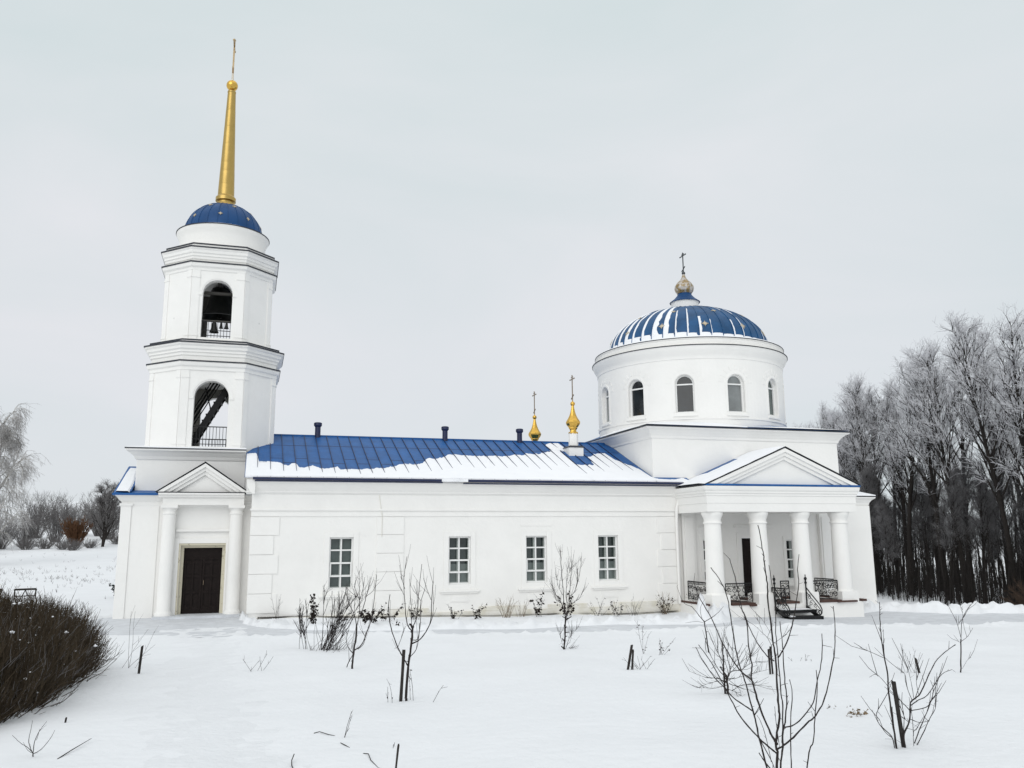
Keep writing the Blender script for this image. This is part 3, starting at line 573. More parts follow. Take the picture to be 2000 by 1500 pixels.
def rect_window(c, z0, z1, w, yf, rows, glass, sill=True, surround=0.19, label=None, lower=None):
    f = MB()
    t = 0.055
    x0, x1 = c-w/2, c+w/2
    ya, yb = yf+0.10, yf+0.16
    f.box(x0, x0+t, ya, yb, z0, z1); f.box(x1-t, x1, ya, yb, z0, z1)
    f.box(x0+t, x1-t, ya, yb, z0, z0+t); f.box(x0+t, x1-t, ya, yb, z1-t, z1)
    f.box(c-0.028, c+0.028, ya+0.003, yb, z0+t, z1-t)
    for k in range(1, rows):
        zz = z0+(z1-z0)*k/rows
        f.box(x0+t, c-0.028, ya+0.003, yb, zz-0.026, zz+0.026); f.box(c+0.028, x1-t, ya+0.003, yb, zz-0.026, zz+0.026)
    if rows == 4:                                      # the opening sash in the third row sits proud
        zl, zh = z0+(z1-z0)/4-0.03, z0+(z1-z0)/2+0.03
        f.box(x0+0.03, x0+0.085, ya-0.03, ya, zl, zh); f.box(x1-0.085, x1-0.03, ya-0.03, ya, zl, zh)
        f.box(x0+0.085, x1-0.085, ya-0.03, ya, zl, zl+0.06); f.box(x0+0.085, x1-0.085, ya-0.03, ya, zh-0.06, zh)
    w_ = f.build("window", FRAME, CH, bevel=0.004, label=label)
    g = MB()
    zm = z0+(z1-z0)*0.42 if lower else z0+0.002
    g.box(x0+0.002, x1-0.002, yf+0.335, yf+0.345, zm, z1-0.002)
    g.build("pane", glass, w_)
    if lower:                                          # the lower panes are a paler colour than the upper ones
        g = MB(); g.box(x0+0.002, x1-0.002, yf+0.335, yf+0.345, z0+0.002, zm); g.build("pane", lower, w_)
    inner = MB()                                      # the second, inner sash of the double window
    ya, yb = yf+0.27, yf+0.33; t = 0.05
    inner.box(x0, x0+t, ya, yb, z0, z1); inner.box(x1-t, x1, ya, yb, z0, z1); inner.box(x0+t, x1-t, ya, yb, z0, z0+t+0.03); inner.box(x0+t, x1-t, ya, yb, z1-t, z1)
    inner.box(c-0.045, c+0.045, ya+0.003, yb, z0+t, z1-t)
    for k in (1, 2):
        zz = z0+(z1-z0)*(0.5 if k == 1 else 0.26)
        inner.box(x0+t, c-0.045, ya+0.003, yb, zz-0.03, zz+0.03); inner.box(c+0.045, x1-t, ya+0.003, yb, zz-0.03, zz+0.03)
    inner.build("inner_sash", SASH, w_)
    if sill:
        s = MB()
        s.box(c-w/2-0.33, c+w/2+0.33, yf-0.10, yf-0.002, z0-0.27, z0-0.20)
        s.box(c-w/2-0.27, c+w/2+0.27, yf-0.06, yf-0.002, z0-0.33, z0-0.27)
        s.build("sill", PL, w_, bevel=0.006)
    if surround:
        s = MB(); q = surround; pz = 0.025
        s.box(x0-q, x0-0.0, yf-pz, yf-0.002, z0-0.20, z1+q); s.box(x1, x1+q, yf-pz, yf-0.002, z0-0.20, z1+q)
        s.box(x0, x1, yf-pz, yf-0.002, z1, z1+q); s.box(x0, x1, yf-pz, yf-0.002, z0-0.20, z0)
        s.build("surround", PL, w_, bevel=0.006)
    return w_
for k, c in enumerate(WINX):
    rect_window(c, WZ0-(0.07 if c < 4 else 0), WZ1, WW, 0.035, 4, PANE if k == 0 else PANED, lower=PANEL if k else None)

# ---- nave roof: blue standing-seam metal with melting snow
EY, EZ, SL = -0.40, 4.765, 0.411
rz = lambda y: EZ+(y-EY)*SL
RX0, RX1 = -0.30, 15.58
rf = MB()
rf.add([(RX0, EY, EZ), (17.1, EY, EZ), (17.1, 0.19, rz(0.19)), (RX1, 0.19, rz(0.19)), (RX1, YC, rz(YC)), (0.70, YC, rz(YC)), (RX0, 2.3, rz(2.3))], [(0, 1, 2, 3, 4, 5, 6)])
rf.add([(RX0, 7.1, rz(2.3)), (0.70, YC, rz(YC)), (RX1, YC, rz(YC)), (RX1, 9.8, EZ), (RX0, 9.8, EZ)], [(0, 1, 2, 3, 4)])
nrm = Vector((0, -SL, 1)).normalized()
x = 0.12; ks = 0
while x < RX1-0.1:
    y1 = YC if x > 0.7 else 2.3+(x-RX0)*2.4
    w2, hh = 0.0085, 0.042; rf.m = 1  # seams and joints in navy: their shading is painted as colour
    A = [(x-w2, EY+0.02, rz(EY+0.02)), (x+w2, EY+0.02, rz(EY+0.02)), (x+w2, y1, rz(y1)), (x-w2, y1, rz(y1))]
    rf.add(A+[(p[0], p[1]+nrm.y*hh, p[2]+nrm.z*hh) for p in A], [(0, 3, 2, 1), (4, 5, 6, 7), (0, 1, 5, 4), (1, 2, 6, 5), (2, 3, 7, 6), (3, 0, 4, 7)])
    for jy in (1.2+0.5*(ks % 2), 3.3):                 # cross joints of the sheets
        if jy < y1:
            rf.add([(x, jy, rz(jy)+0.004), (x+0.45, jy, rz(jy)+0.004), (x+0.45, jy+0.02, rz(jy+0.02)+0.012), (x, jy+0.02, rz(jy+0.02)+0.012)], [(0, 1, 2, 3)])
    x += 0.452; ks += 1
rf.m = 0
rf.box(0.72, RX1, YC-0.07, YC+0.07, rz(YC)-0.03, rz(YC)+0.035)
roof = rf.build("nave_roof", [BLUE, NAVY], CH)
ed = MB()
ed.box(NX0-0.02, 16.75, EY-0.045, EY-0.0, EZ-0.075, EZ+0.012)
ed.build("eave_flashing", NAVY, CH)
gt = MB()
for a, b, za, zb in ((0.05, 6.7, 4.655, 4.66), (7.5, 12.2, 4.63, 4.63), (12.2, 16.6, 4.63, 4.63)):
    gt.prism([(a, za-0.02), (b, zb-0.02), (b, zb+0.02), (a, za+0.02)], 'y', -0.41, -0.335)
gt.build("gutter", NAVY, CH)

def snow_strip(mb, xs, y0f, y1f, zf, th=0.05, jag=0.05, seed=0, seam=None):
    # sheet of snow lying on a slope: for each x from y0(x) up to a ragged y1(x), thinning out at the upper edge
    rows = []
    for x in xs:
        y0 = y0f(x); y1 = y1f(x)+jag*fnoise(x*3.1, seed, 2.0, 4)+0.6*jag*fnoise(x*11, seed, 5.0, 2)
        if y1 < y0+0.02: y1 = y0+0.02
        rows.append((x, y0, y1))
    vs = []; fs = []
    m = 7
    for (x, y0, y1) in rows:
        for k in range(m):
            t = k/(m-1); y = y0+(y1-y0)*t
            h = th*(1.75 if k < 2 else (1.45 if k == 2 else (1.15 if k == 3 else (0.8 if k == 4 else (0.5 if k == m-2 else -0.2))))) + (0.012*fnoise(x*1.7, y*1.7, seed, 3) if k < m-1 else 0)
            vs.append((x, y, zf(x, y)+max(h, -0.01)))
        vs.append((x, y0, zf(x, y0)-0.015))
    mm = m+1
    for i in range(len(rows)-1):
        for k in range(m-1):
            fs.append((i*mm+k, (i+1)*mm+k, (i+1)*mm+k+1, i*mm+k+1))
        fs.append((i*mm+m, (i+1)*mm+m, (i+1)*mm, i*mm))
    mb.add(vs, fs)
sn = MB()
SX = [-0.28, 0.08, 0.16, 0.79, 1.15, 1.43, 1.6, 2.06, 2.6, 2.99, 3.06, 4.11, 4.52, 4.92, 5.58, 6.19, 6.7, 7.18, 7.64, 8.77, 9.99, 11.43, 12.3, 12.4]
SY = [2.28, 2.45, 1.45, 1.33, 1.06, 1.19, 0.79, 0.93, 0.67, 0.92, 0.64, 0.69, 0.88, 0.96, 1.42, 1.45, 2.2, 2.27, 2.75, 2.63, 2.71, 3.16, 3.5, 4.45]
xs = [RX0+0.02+0.05*i for i in range(int((12.75-RX0)/0.05))]
snow_strip(sn, xs, lambda x: EY+0.01, lambda x: float(np.interp(x, SX, SY)), lambda x, y: rz(y), 0.035, 0.16, 1)
xs = [12.70+0.05*i for i in range(int((15.50-12.70)/0.05))]
snow_strip(sn, xs, lambda x: EY+0.01, lambda x: float(np.interp(x, [12.7, 12.8, 13.6, 13.75, 14.2, 14.8, 14.9, 15.5], [2.0, 1.75, 1.75, 2.7, 3.3, 3.5, 2.5, 1.25])), lambda x, y: rz(y), 0.035, 0.16, 2)
xs = [15.42+0.05*i for i in range(int((17.0-15.42)/0.05))]
snow_strip(sn, xs, lambda x: EY+0.01, lambda x: float(np.interp(x, [15.4, 15.7, 16.5, 16.8, 17], [0.5, 0.02, 0.0, 0.17, 0.17])), lambda x, y: rz(y), 0.04, 0.07, 3)
xs = [12.35+0.05*i for i in range(16)]
snow_strip(sn, xs, lambda x: 3.4, lambda x: float(np.interp(x, [12.3, 12.7, 13.1], [4.2, 4.66, 4.66])), lambda x, y: rz(y), 0.03, 0.05, 6)
# a slab of snow hanging over the gutter
sn.add([], [])
snow_strip(sn, [6.65+0.05*i for i in range(21)], lambda x: -0.50-0.03*math.sin(x*9), lambda x: -0.36, lambda x, y: 4.70, 0.06, 0.02, 9)
sn.build("roof_snow", SNOWR, CH, smooth=True)

for x in (2.47, 7.88, 11.28):                         # vent pipes on the ridge
    p = MB()
    p.lathe([(0.115, 0), (0.115, 0.75)], (x, YC-0.12, 6.55), 20)
    p.lathe([(0.115, 0.74), (0.165, 0.80), (0.165, 0.91), (0.12, 0.935)], (x, YC-0.12, 6.48), 20)
    p.build("vent_pipe", NAVY, CH, smooth=True)

dp = MB()
dp.tube([(16.72, -0.36, 4.70), (16.72, -0.36, 4.55), (16.66, -0.24, 4.30), (16.50, -0.12, 3.98), (16.44, -0.10, 3.75), (16.42, -0.09, 3.2), (16.42, -0.09, 0.0)], 0.062, 10)
dp.lathe([(0.07, 0), (0.13, 0.16), (0.13, 0.30)], (16.72, -0.36, 4.48), 12)
dp.build("downpipe", PL, CH, smooth=True)
cb = MB()
cb.tube([(4.42, -0.03, 4.2), (4.50, -0.03, 3.72), (4.55, -0.02, 3.45), (4.55, -0.012, 2.7)], 0.011, 5)
cb.build("cable", PLI, CH)

def cross(base, h, s, m, parent, name="cross"):
    # Orthodox cross facing east-west: bars run along y
    x, y, z = base
    c = MB(); t = 0.022*s
    c.box(x-t, x+t, y-t, y+t, z, z+h)
    zb = z+h*0.86
    c.box(x-t*0.9, x+t*0.9, y-0.30*s, y+0.30*s, zb-t, zb+t)
    c.box(x-t*0.9, x+t*0.9, y-0.13*s, y+0.13*s, z+h*0.935-t*0.8, z+h*0.935+t*0.8)
    fz = z+h*0.16
    c.prism([(y-0.17*s, fz+0.09*s-t), (y+0.17*s, fz-0.09*s-t), (y+0.17*s, fz-0.09*s+t), (y-0.17*s, fz+0.09*s+t)], 'x', x-t*0.9, x+t*0.9)
    for yy, zz in ((y-0.30*s, zb), (y+0.30*s, zb), (y, z+h)):
        c.lathe([(0.001, -0.04*s), (0.035*s, -0.01*s), (0.035*s, 0.015*s), (0.001, 0.045*s)], (x, yy, zz), 8)
    return c.build(name, m, parent)

def cupola(x, y, ztop, zlow):
    b = MB()
    b.box(x-0.33, x+0.33, y-0.33, y+0.33, zlow, ztop-0.05)
    o = lambda r: [(x+r*math.cos(math.pi/8+math.pi/4*i), y+r*math.sin(math.pi/8+math.pi/4*i)) for i in range(8)]
    b.sweep(o, [(0.21, ztop-0.02), (0.21, ztop+0.60)])
    part = b.build("cupola", PL, CH, bevel=0.006)
    e_ = MB(); e_.sweep(lambda r: [(x-r, y-r), (x+r, y-r), (x+r, y+r), (x-r, y+r)], [(0.36, ztop-0.055), (0.37, ztop-0.02), (0.24, ztop+0.035)])
    e_.build("cap", DARK, part)
    g = MB()
    g.lathe([(0.205, 0.56), (0.215, 0.60), (0.215, 0.64), (0.15, 0.66), (0.14, 0.72), (0.155, 0.76), (0.20, 0.82), (0.20, 0.85), (0.26, 0.92), (0.315, 1.01), (0.325, 1.07), (0.30, 1.13), (0.225, 1.24), (0.165, 1.36), (0.11, 1.52), (0.075, 1.68), (0.055, 1.82)], (x, y, ztop), 10)
    g.build("onion_dome", GOLD, part)
    g = MB()
    g.lathe([(0.001, 1.80)]+[(0.105*math.sin(math.pi*i/10), 1.90-0.105*math.cos(math.pi*i/10)) for i in range(1, 10)]+[(0.02, 2.02), (0.02, 2.06)], (x, y, ztop), 14)
    g.build("ball", GOLD, part, smooth=True)
    cross((x, y, ztop+2.03), 1.13, 0.85, CROSSM, part)
cupola(13.28, 3.12, 6.50, 5.6)
cupola(13.0, 7.55, 6.50, 5.2)
# ---- bell tower
TX = -1.66
tw = MB()
# ground floor block, behind the west end of the nave
GX0, GX1, GY0 = -4.36, 0.9, 1.55
dz0, dz1, dx0, dx1 = 0.10, 2.36, -2.26, -0.96
holed_wall(tw, GX0, GX1, -1.0, 4.02, [(dx0-0.10, dx1+0.10, -1.0, dz1+0.09)], flat(GY0), 0.42)
tw.add([(GX0, GY0, -1.0), (GX0, 7.8, -1.0), (GX0, 7.8, 4.02), (GX0, GY0, 4.02)], [(0, 1, 2, 3)])
# corner pilaster and porch wings
tw.box(GX0-0.05, GX0+0.30, GY0-0.07, GY0+0.5, -1.0, 3.90)
tw.box(GX0-0.09, GX0+0.34, GY0-0.11, GY0+0.5, 3.84, 3.925)
tw.box(GX0+0.30, -3.15, GY0-0.03, GY0-0.001, -1.0, 3.88)
# door surround fields
tw.box(-2.60, -2.42, GY0-0.06, GY0-0.002, -0.6, 2.70); tw.box(-0.84, -0.66, GY0-0.06, GY0-0.002, -0.6, 2.70)
tw.box(-2.42, -0.84, GY0-0.06, GY0-0.002, 2.52, 2.70)
tw.box(-2.55, -0.72, GY0-0.10, GY0-0.002, 2.93, 3.02)
# cornice of the block
tw.sweep(rect(GX0, GX1, GY0, 7.8), [(0.0, 3.80), (0.04, 3.86), (0.04, 3.98), (0.10, 4.03), (0.18, 4.14), (0.24, 4.20), (0.24, 4.255), (-0.3, 4.256)])
# square upper storey
cut = lambda o: [(TX-2.44-o, YC-2.44-o), (-0.31, YC-2.44-o), (-0.31, YC+2.44+o), (TX-2.44-o, YC+2.44+o)]
tw.box(-0.309, TX+2.40, YC-2.40, YC+2.40, 4.1, 5.80)
tw.sweep(cut, [(0.0, 4.1), (0.0, 5.52), (0.05, 5.56), (0.10, 5.66), (0.24, 5.80), (0.36, 5.86), (0.36, 5.93), (-0.02, 5.99)])
twall = tw.build("bell_tower_wall", PL, CH, bevel=0.008)

# west slope of the low roof round the tower
wr = MB()
ex0, ey0, ez = GX0-0.30, GY0-0.30, 4.265
wr.add([(ex0, ey0, ez), (GX1, ey0, ez), (GX1, YC-2.445, 4.42), (TX-2.445, YC-2.445, 4.42), (ex0-0.02, ey0, ez-0.05)], [(0, 1, 2, 3)])
wr.add([(ex0, ey0, ez), (TX-2.445, ey0+0.25, ez+0.085), (TX-2.445, YC, 5.48), (ex0, YC, 5.48)], [(0, 1, 2, 3)])
wr.add([(ex0, YC, 5.48), (TX-2.445, YC, 5.48), (TX-2.445, 8.2, ez), (ex0, 8.2, ez)], [(0, 1, 2, 3)])
wr.prism([(ey0-0.02, ez-0.06), (8.2, ez-0.06), (YC, 5.45)], 'x', ex0-0.02, ex0+0.02)
wr.box(ex0-0.02, -3.12, ey0-0.03, ey0, ez-0.06, ez+0.012)
wr.build("tower_roof", BLUE, CH)
ws = MB()
ys = [ey0+0.12+0.05*i for i in range(60)]
zsl = lambda y: ez+(y-ey0)*(5.48-ez)/(YC-ey0)
vs = []; fs = []
for y in ys:
    t = (y-ys[0])/(ys[-1]-ys[0])
    xr = ex0+0.50-0.20*max(0, t-0.35)+0.03*fnoise(y*4, 0, 0, 3)-0.3*max(0, t-0.9)
    vs += [(ex0+0.05+0.12*max(0, t-0.8), y, zsl(y)-0.003), (ex0+0.09+0.12*max(0, t-0.8), y, zsl(y)+0.05), (xr-0.05, y, zsl(y)+0.045), (xr, y, zsl(y)-0.003)]
for i in range(len(ys)-1):
    for k in range(3): fs.append((4*i+k, 4*i+k+1, 4*i+5+k, 4*i+4+k))
ws.add(vs, fs); ws.build("roof_snow", SNOWR, CH, smooth=True)

def pediment(parent, xl, xr, zb, xa, za, yf, yb, t1, name_roof_edge=True):
    # raking cornice of two fasciae round a recessed tympanum
    b = MB()
    sl = (za-zb)/(xa-xl); sr = (za-zb)/(xr-xa)
    def ring(d0, d1, y0, y1):
        # band between the outline lowered by d0 and by d1 (vertical distance)
        L0 = (xl+d0/sl*1.0, zb); L1 = (xl+d1/sl, zb); A0 = (xa, za-d0); A1 = (xa, za-d1)
        R0 = (xr-d0/sr, zb); R1 = (xr-d1/sr, zb)
        b.prism([L0, A0, A1, L1], 'y', y0, y1)
        b.prism([A0, R0, R1, A1], 'y', y0, y1)
    ring(0.03, t1*0.55, yf, yb)
    ring(t1*0.55, t1, yf+0.07, yb)
    ring(t1, t1*1.45, yf+0.14, yb)
    b.prism([(xl+t1*1.45/sl, zb), (xr-t1*1.45/sr, zb), (xa, za-t1*1.45)], 'y', yf+0.24, yb)
    return b

# south porch: two engaged columns, entablature and pediment
PYF = 1.0
por = MB()
por.box(-3.02, -0.28, PYF+0.10, GY0+0.02, 3.86, 4.10)
por.prism([(PYF+0.10, 4.10), (PYF-0.02, 4.14), (PYF-0.02, 4.18), (PYF-0.12, 4.22), (PYF-0.12, 4.28), (GY0, 4.28), (GY0, 4.10)], 'x', -3.16, -0.28)
porch = por.build("tower_porch", PL, CH, bevel=0.006)
pb = pediment(CH, -3.24, -0.12, 4.31, -1.66, 5.36, PYF-0.12, 2.24, 0.30)
pb.build("pediment", PL, porch, bevel=0.005)
fl = MB()
for xa, za, xb, zb in ((-3.26, 4.30, -1.66, 5.375), (-1.66, 5.375, -0.10, 4.30)):
    fl.prism([(xa, za), (xb, zb), (xb, zb+0.016), (xa, za+0.016)], 'y', PYF-0.15, 2.24)
fl.box(-3.18, -0.26, PYF-0.13, PYF+0.2, 4.283, 4.312)
fl.build("flashing", DARK, porch)
def tower_column(x):
    c = MB()
    c.lathe([(0.29, 0.0), (0.29, 0.10), (0.26, 0.16), (0.235, 0.20), (0.235, 1.4), (0.215, 3.50), (0.24, 3.53), (0.24, 3.57), (0.215, 3.60), (0.22, 3.68), (0.27, 3.74)], (x, 1.33, 0.02), 28)
    c.box(x-0.28, x+0.28, 1.05, 1.6, 3.76, 3.862)
    c.box(x-0.31, x+0.31, 1.03, 1.6, -0.6, 0.03)
    c.build("column", PL, porch, smooth=True)
tower_column(-2.79); tower_column(-0.53)
# the door
d = MB()
d.box(dx0, dx1, GY0+0.30, GY0+0.36, dz0-0.3, dz1)
door = d.build("door", DOORM, CH)
pn = MB()
mid = (dx0+dx1)/2
for (xa, xb) in ((dx0+0.03, mid-0.006), (mid+0.006, dx1-0.03)):
    pn.box(xa, xb, GY0+0.262, GY0+0.299, dz0-0.3, dz0+0.12)
    for x_ in (xa, (xa+xb)/2-0.035, xb-0.07): pn.box(x_, x_+0.07, GY0+0.262, GY0+0.299, dz0+0.12, dz1-0.40)
    for z_ in (dz0+0.12, dz0+0.66, dz0+1.22, dz0+1.70):
        pn.box(xa+0.07, (xa+xb)/2-0.035, GY0+0.264, GY0+0.299, z_, z_+0.09); pn.box((xa+xb)/2+0.035, xb-0.07, GY0+0.264, GY0+0.299, z_, z_+0.09)
pn.box(dx0+0.03, dx1-0.03, GY0+0.262, GY0+0.299, dz1-0.40, dz1-0.36)
pn.build("door_panel", DOORM, door, bevel=0.006)
h = MB(); h.tube([(mid+0.06, GY0+0.255, 1.05), (mid+0.06, GY0+0.22, 1.07), (mid+0.06, GY0+0.22, 1.20), (mid+0.06, GY0+0.255, 1.22)], 0.010, 6); h.build("handle", CROSSM, door)
fr = MB()
fr.box(dx0-0.098, dx0, GY0+0.16, GY0+0.36, -0.5, dz1+0.088); fr.box(dx1, dx1+0.098, GY0+0.16, GY0+0.36, -0.5, dz1+0.088); fr.box(dx0, dx1, GY0+0.16, GY0+0.36, dz1, dz1+0.088)
fr.box(dx0-0.16, dx0-0.101, GY0-0.03, GY0-0.001, -0.5, dz1+0.16); fr.box(dx1+0.101, dx1+0.16, GY0-0.03, GY0-0.001, -0.5, dz1+0.16); fr.box(dx0-0.101, dx1+0.101, GY0-0.03, GY0-0.001, dz1+0.091, dz1+0.16)
fr.build("door_frame", WORN, door)
sl_ = MB(); sl_.box(-3.1, -0.25, 0.75, 2.3, -0.5, 0.06); sl_.build("threshold", ICE, CH)

# octagonal storeys, hollow, open on four sides
def oct_storey(a, c, z0, z1, w, zb, zs, th, name, inner):
    b = MB(); bi = MB()
    k = octa(TX, YC, a, c)(0)
    ki = octa(TX, YC, a-th, c-th*(math.sqrt(2)-1))(0)
    for i in range(8):
        p, q = Vector(k[i]), Vector(k[(i+1) % 8])
        e_ = (q-p); L = e_.length; e_.normalize()
        n_ = Vector((e_.y, -e_.x))
        mp = lambda u, z, d_, p=p, e_=e_, n_=n_: (p.x+e_.x*u-n_.x*d_, p.y+e_.y*u-n_.y*d_, z)
        if i % 2 == 0:
            arch_panel(b, mp, 0, L, z0, z1, L/2, w, zb, zs, th)
            pi_, qi = Vector(ki[i]), Vector(ki[(i+1) % 8])
            Li = (qi-pi_).length
            mpi = lambda u, z, d_, p=pi_, e_=e_: (p.x+e_.x*u, p.y+e_.y*u, z)
            arch_panel(bi, mpi, 0, Li, z0, z1, Li/2, w, zb, zs, 0)
        else:
            b.add([mp(0, z0, 0), mp(L, z0, 0), mp(L, z1, 0), mp(0, z1, 0)], [(0, 1, 2, 3)])
            pi_, qi = ki[i], ki[(i+1) % 8]
            bi.add([(pi_[0], pi_[1], z0), (qi[0], qi[1], z0), (qi[0], qi[1], z1), (pi_[0], pi_[1], z1)], [(0, 1, 2, 3)])
        # thin pilasters at both ends of every face, with cap and base bands
        pw = 0.30 if i % 2 == 0 else 0.22
        for u0, u1 in ((0.0, pw), (L-pw, L)):
            for za, zb_, pr in ((z0, z1, 0.03), (z1-0.34, z1-0.28, 0.055), (z0+0.36, z0+0.41, 0.055)):
                o = 0.0 if pr < 0.05 else 0.012
                P = [mp(u0-o, za, -pr), mp(u1+o, za, -pr), mp(u1+o, zb_, -pr), mp(u0-o, zb_, -pr)]
                Q = [mp(u0-o, za, 0.01), mp(u1+o, za, 0.01), mp(u1+o, zb_, 0.01), mp(u0-o, zb_, 0.01)]
                b.add(P+Q, [(0, 1, 2, 3), (0, 4, 5, 1), (1, 5, 6, 2), (2, 6, 7, 3), (3, 7, 4, 0)])
        if i % 2 == 0:
            arch_ring(b, mp, L/2, w+0.10, zs, 0.10, 0.02)
            for s_ in (-1, 1):
                uu = L/2+s_*(w/2+0.10)
                P = [mp(uu-0.08, zs-0.10, -0.035), mp(uu+0.08, zs-0.10, -0.035), mp(uu+0.08, zs-0.0, -0.035), mp(uu-0.08, zs-0.0, -0.035)]
                Q = [mp(uu-0.08, zs-0.10, 0.01), mp(uu+0.08, zs-0.10, 0.01), mp(uu+0.08, zs, 0.01), mp(uu-0.08, zs, 0.01)]
                b.add(P+Q, [(0, 1, 2, 3), (0, 4, 5, 1), (1, 5, 6, 2), (2, 6, 7, 3), (3, 7, 4, 0)])
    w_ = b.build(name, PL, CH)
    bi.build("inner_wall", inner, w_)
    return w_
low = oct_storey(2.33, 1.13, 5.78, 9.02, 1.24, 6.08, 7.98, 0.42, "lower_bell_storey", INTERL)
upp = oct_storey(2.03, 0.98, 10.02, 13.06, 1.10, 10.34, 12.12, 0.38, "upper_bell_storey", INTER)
fc = MB()
fc.sweep(octa(TX, YC, 2.30, 1.11), [(0, 5.80), (0, 6.075)])
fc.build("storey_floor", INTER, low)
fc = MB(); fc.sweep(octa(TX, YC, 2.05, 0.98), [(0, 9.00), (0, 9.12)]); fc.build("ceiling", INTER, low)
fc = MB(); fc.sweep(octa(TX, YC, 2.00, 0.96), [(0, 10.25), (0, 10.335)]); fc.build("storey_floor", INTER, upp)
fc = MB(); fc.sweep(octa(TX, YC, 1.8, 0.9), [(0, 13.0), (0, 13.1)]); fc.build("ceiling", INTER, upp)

# cornices of the octagon with their dark sheet-metal edges
o1 = octa(TX, YC, 2.33, 1.13)
c1 = MB()
c1.sweep(o1, [(-0.05, 8.96), (0.05, 8.98), (0.05, 9.10), (0.12, 9.14), (0.15, 9.22), (0.15, 9.30), (-0.05, 9.31), (0.0, 9.315), (0.0, 9.52), (0.05, 9.55), (0.05, 9.64), (0.11, 9.67), (0.11, 9.74), (0.18, 9.79), (0.20, 9.88), (0.27, 9.93), (0.27, 10.0), (0.10, 10.02), (0.07, 10.10), (0.07, 10.13), (-0.4, 10.16)])
cn1 = c1.build("cornice", PL, low)
o2 = octa(TX, YC, 2.03, 0.98)
c2 = MB()
c2.sweep(o2, [(-0.04, 12.98), (0.04, 13.02), (0.04, 13.12), (0.13, 13.16), (0.16, 13.24), (0.16, 13.30), (-0.02, 13.31), (0.02, 13.44), (0.06, 13.46), (0.06, 13.55), (0.10, 13.58), (0.10, 13.66), (0.15, 13.70), (0.17, 13.80), (0.21, 13.84), (0.21, 13.90), (0.05, 13.92), (0.03, 14.05), (0.03, 14.08), (-0.3, 14.12)])
cn2 = c2.build("cornice", PL, upp)
def edge_ring(b, o, off, z, h=0.05, w=0.03):
    b.sweep(o, [(off, z), (off+w, z), (off+w, z+h), (off-0.02, z+h+0.01)], cap=False)
e1 = MB()
edge_ring(e1, o1, 0.15, 9.285); edge_ring(e1, o1, 0.27, 9.985); edge_ring(e1, o1, 0.07, 10.115)
e1.build("flashing", DARK, low)
e1 = MB(); e1.sweep(cut, [(0.36, 5.915), (0.385, 5.915), (0.385, 5.955), (0.30, 5.965)], cap=False)
e1.build("eave_flashing", DARK, CH)
e2 = MB()
edge_ring(e2, o2, 0.16, 13.285); edge_ring(e2, o2, 0.21, 13.885); edge_ring(e2, o2, 0.03, 14.065)
e2.build("flashing", DARK, upp)
# snow lying on the ledges
ls = MB()
ls.sweep(octa(TX, YC, 2.33, 1.13), [(0.13, 10.0), (0.24, 10.03), (0.10, 10.07)], cap=False)
ls.build("ledge_snow", SNOWR, low, smooth=True)
ls = MB(); ls.sweep(cut, [(0.34, 5.955), (0.32, 5.99), (-0.15, 6.06)], cap=True)
ls.build("roof_snow", SNOWR, CH, smooth=True)

# drum, cupola dome, spire
dr = MB()
dr.lathe([(1.70, 14.0), (1.70, 14.72), (1.73, 14.80), (1.78, 14.92), (1.84, 15.02), (1.84, 15.10), (1.58, 15.16)], (TX, YC), 64)
drum = dr.build("tower_drum", PL, CH, smooth=True)
eg = MB(); eg.lathe([(1.84, 15.065), (1.865, 15.065), (1.865, 15.10), (1.80, 15.115)], (TX, YC), 64, cap=False); eg.build("flashing", DARK, drum)
sn_ = MB(); sn_.lathe([(1.80, 15.11), (1.74, 15.15), (1.56, 15.18)], (TX, YC), 64, cap=False); sn_.build("ledge_snow", SNOWR, drum, smooth=True)

def dome(cx, cy, z0, r, hgt, rtop, m, nrib, name, rib=0.014, p=1.0):
    b = MB()
    prof = []
    n = 22
    a1 = math.acos(rtop/r)
    for i in range(n+1):
        a = a1*i/n
        prof.append((r*math.cos(a), z0+hgt*math.sin(a)/math.sin(a1)))
    b.lathe(prof, (cx, cy), 96, cap=False)
    for k in range(nrib):
        t = 2*math.pi*(k+0.5)/nrib
        b.tube([(cx+(q+0.006)*math.cos(t), cy+(q+0.006)*math.sin(t), zz+0.004) for q, zz in prof], rib, 4)
    surf = lambda az, s: (lambda a: ((r*math.cos(a)), z0+hgt*math.sin(a)/math.sin(a1)))(a1*s)
    return b.build(name, m, CH, smooth=True), surf, prof

def star(parent, cx, cy, az, s, surf, size):
    # eight-pointed sheet-metal star fixed just off the dome
    q, z = surf(az, s); q2, z2 = surf(az, s+0.02)
    n_xy = Vector((math.sin(az), -math.cos(az), 0))
    P = Vector((cx, cy, z))+n_xy*q
    tang = Vector((math.cos(az), math.sin(az), 0))
    upv = (n_xy*(q2-q)+Vector((0, 0, z2-z))).normalized()
    nn = tang.cross(upv).normalized()
    if nn.dot(n_xy) < 0: nn = -nn
    pts = []
    for i in range(16):
        rr = size*(1.0 if i % 4 == 0 else (0.62 if i % 4 == 2 else 0.40))
        a = 2*math.pi*i/16
        pts.append((rr*math.sin(a), rr*math.cos(a)))
    front = [P+tang*u+upv*v+nn*0.03 for u, v in pts]; back = [P+tang*u+upv*v-nn*0.01 for u, v in pts]
    c = P+nn*0.045
    b = MB()
    b.add(front+back+[c], [(i, (i+1) % 16, 32) for i in range(16)]+[(i, 16+i, 16+(i+1) % 16, (i+1) % 16) for i in range(16)])
    b.build("star", STAR, parent)

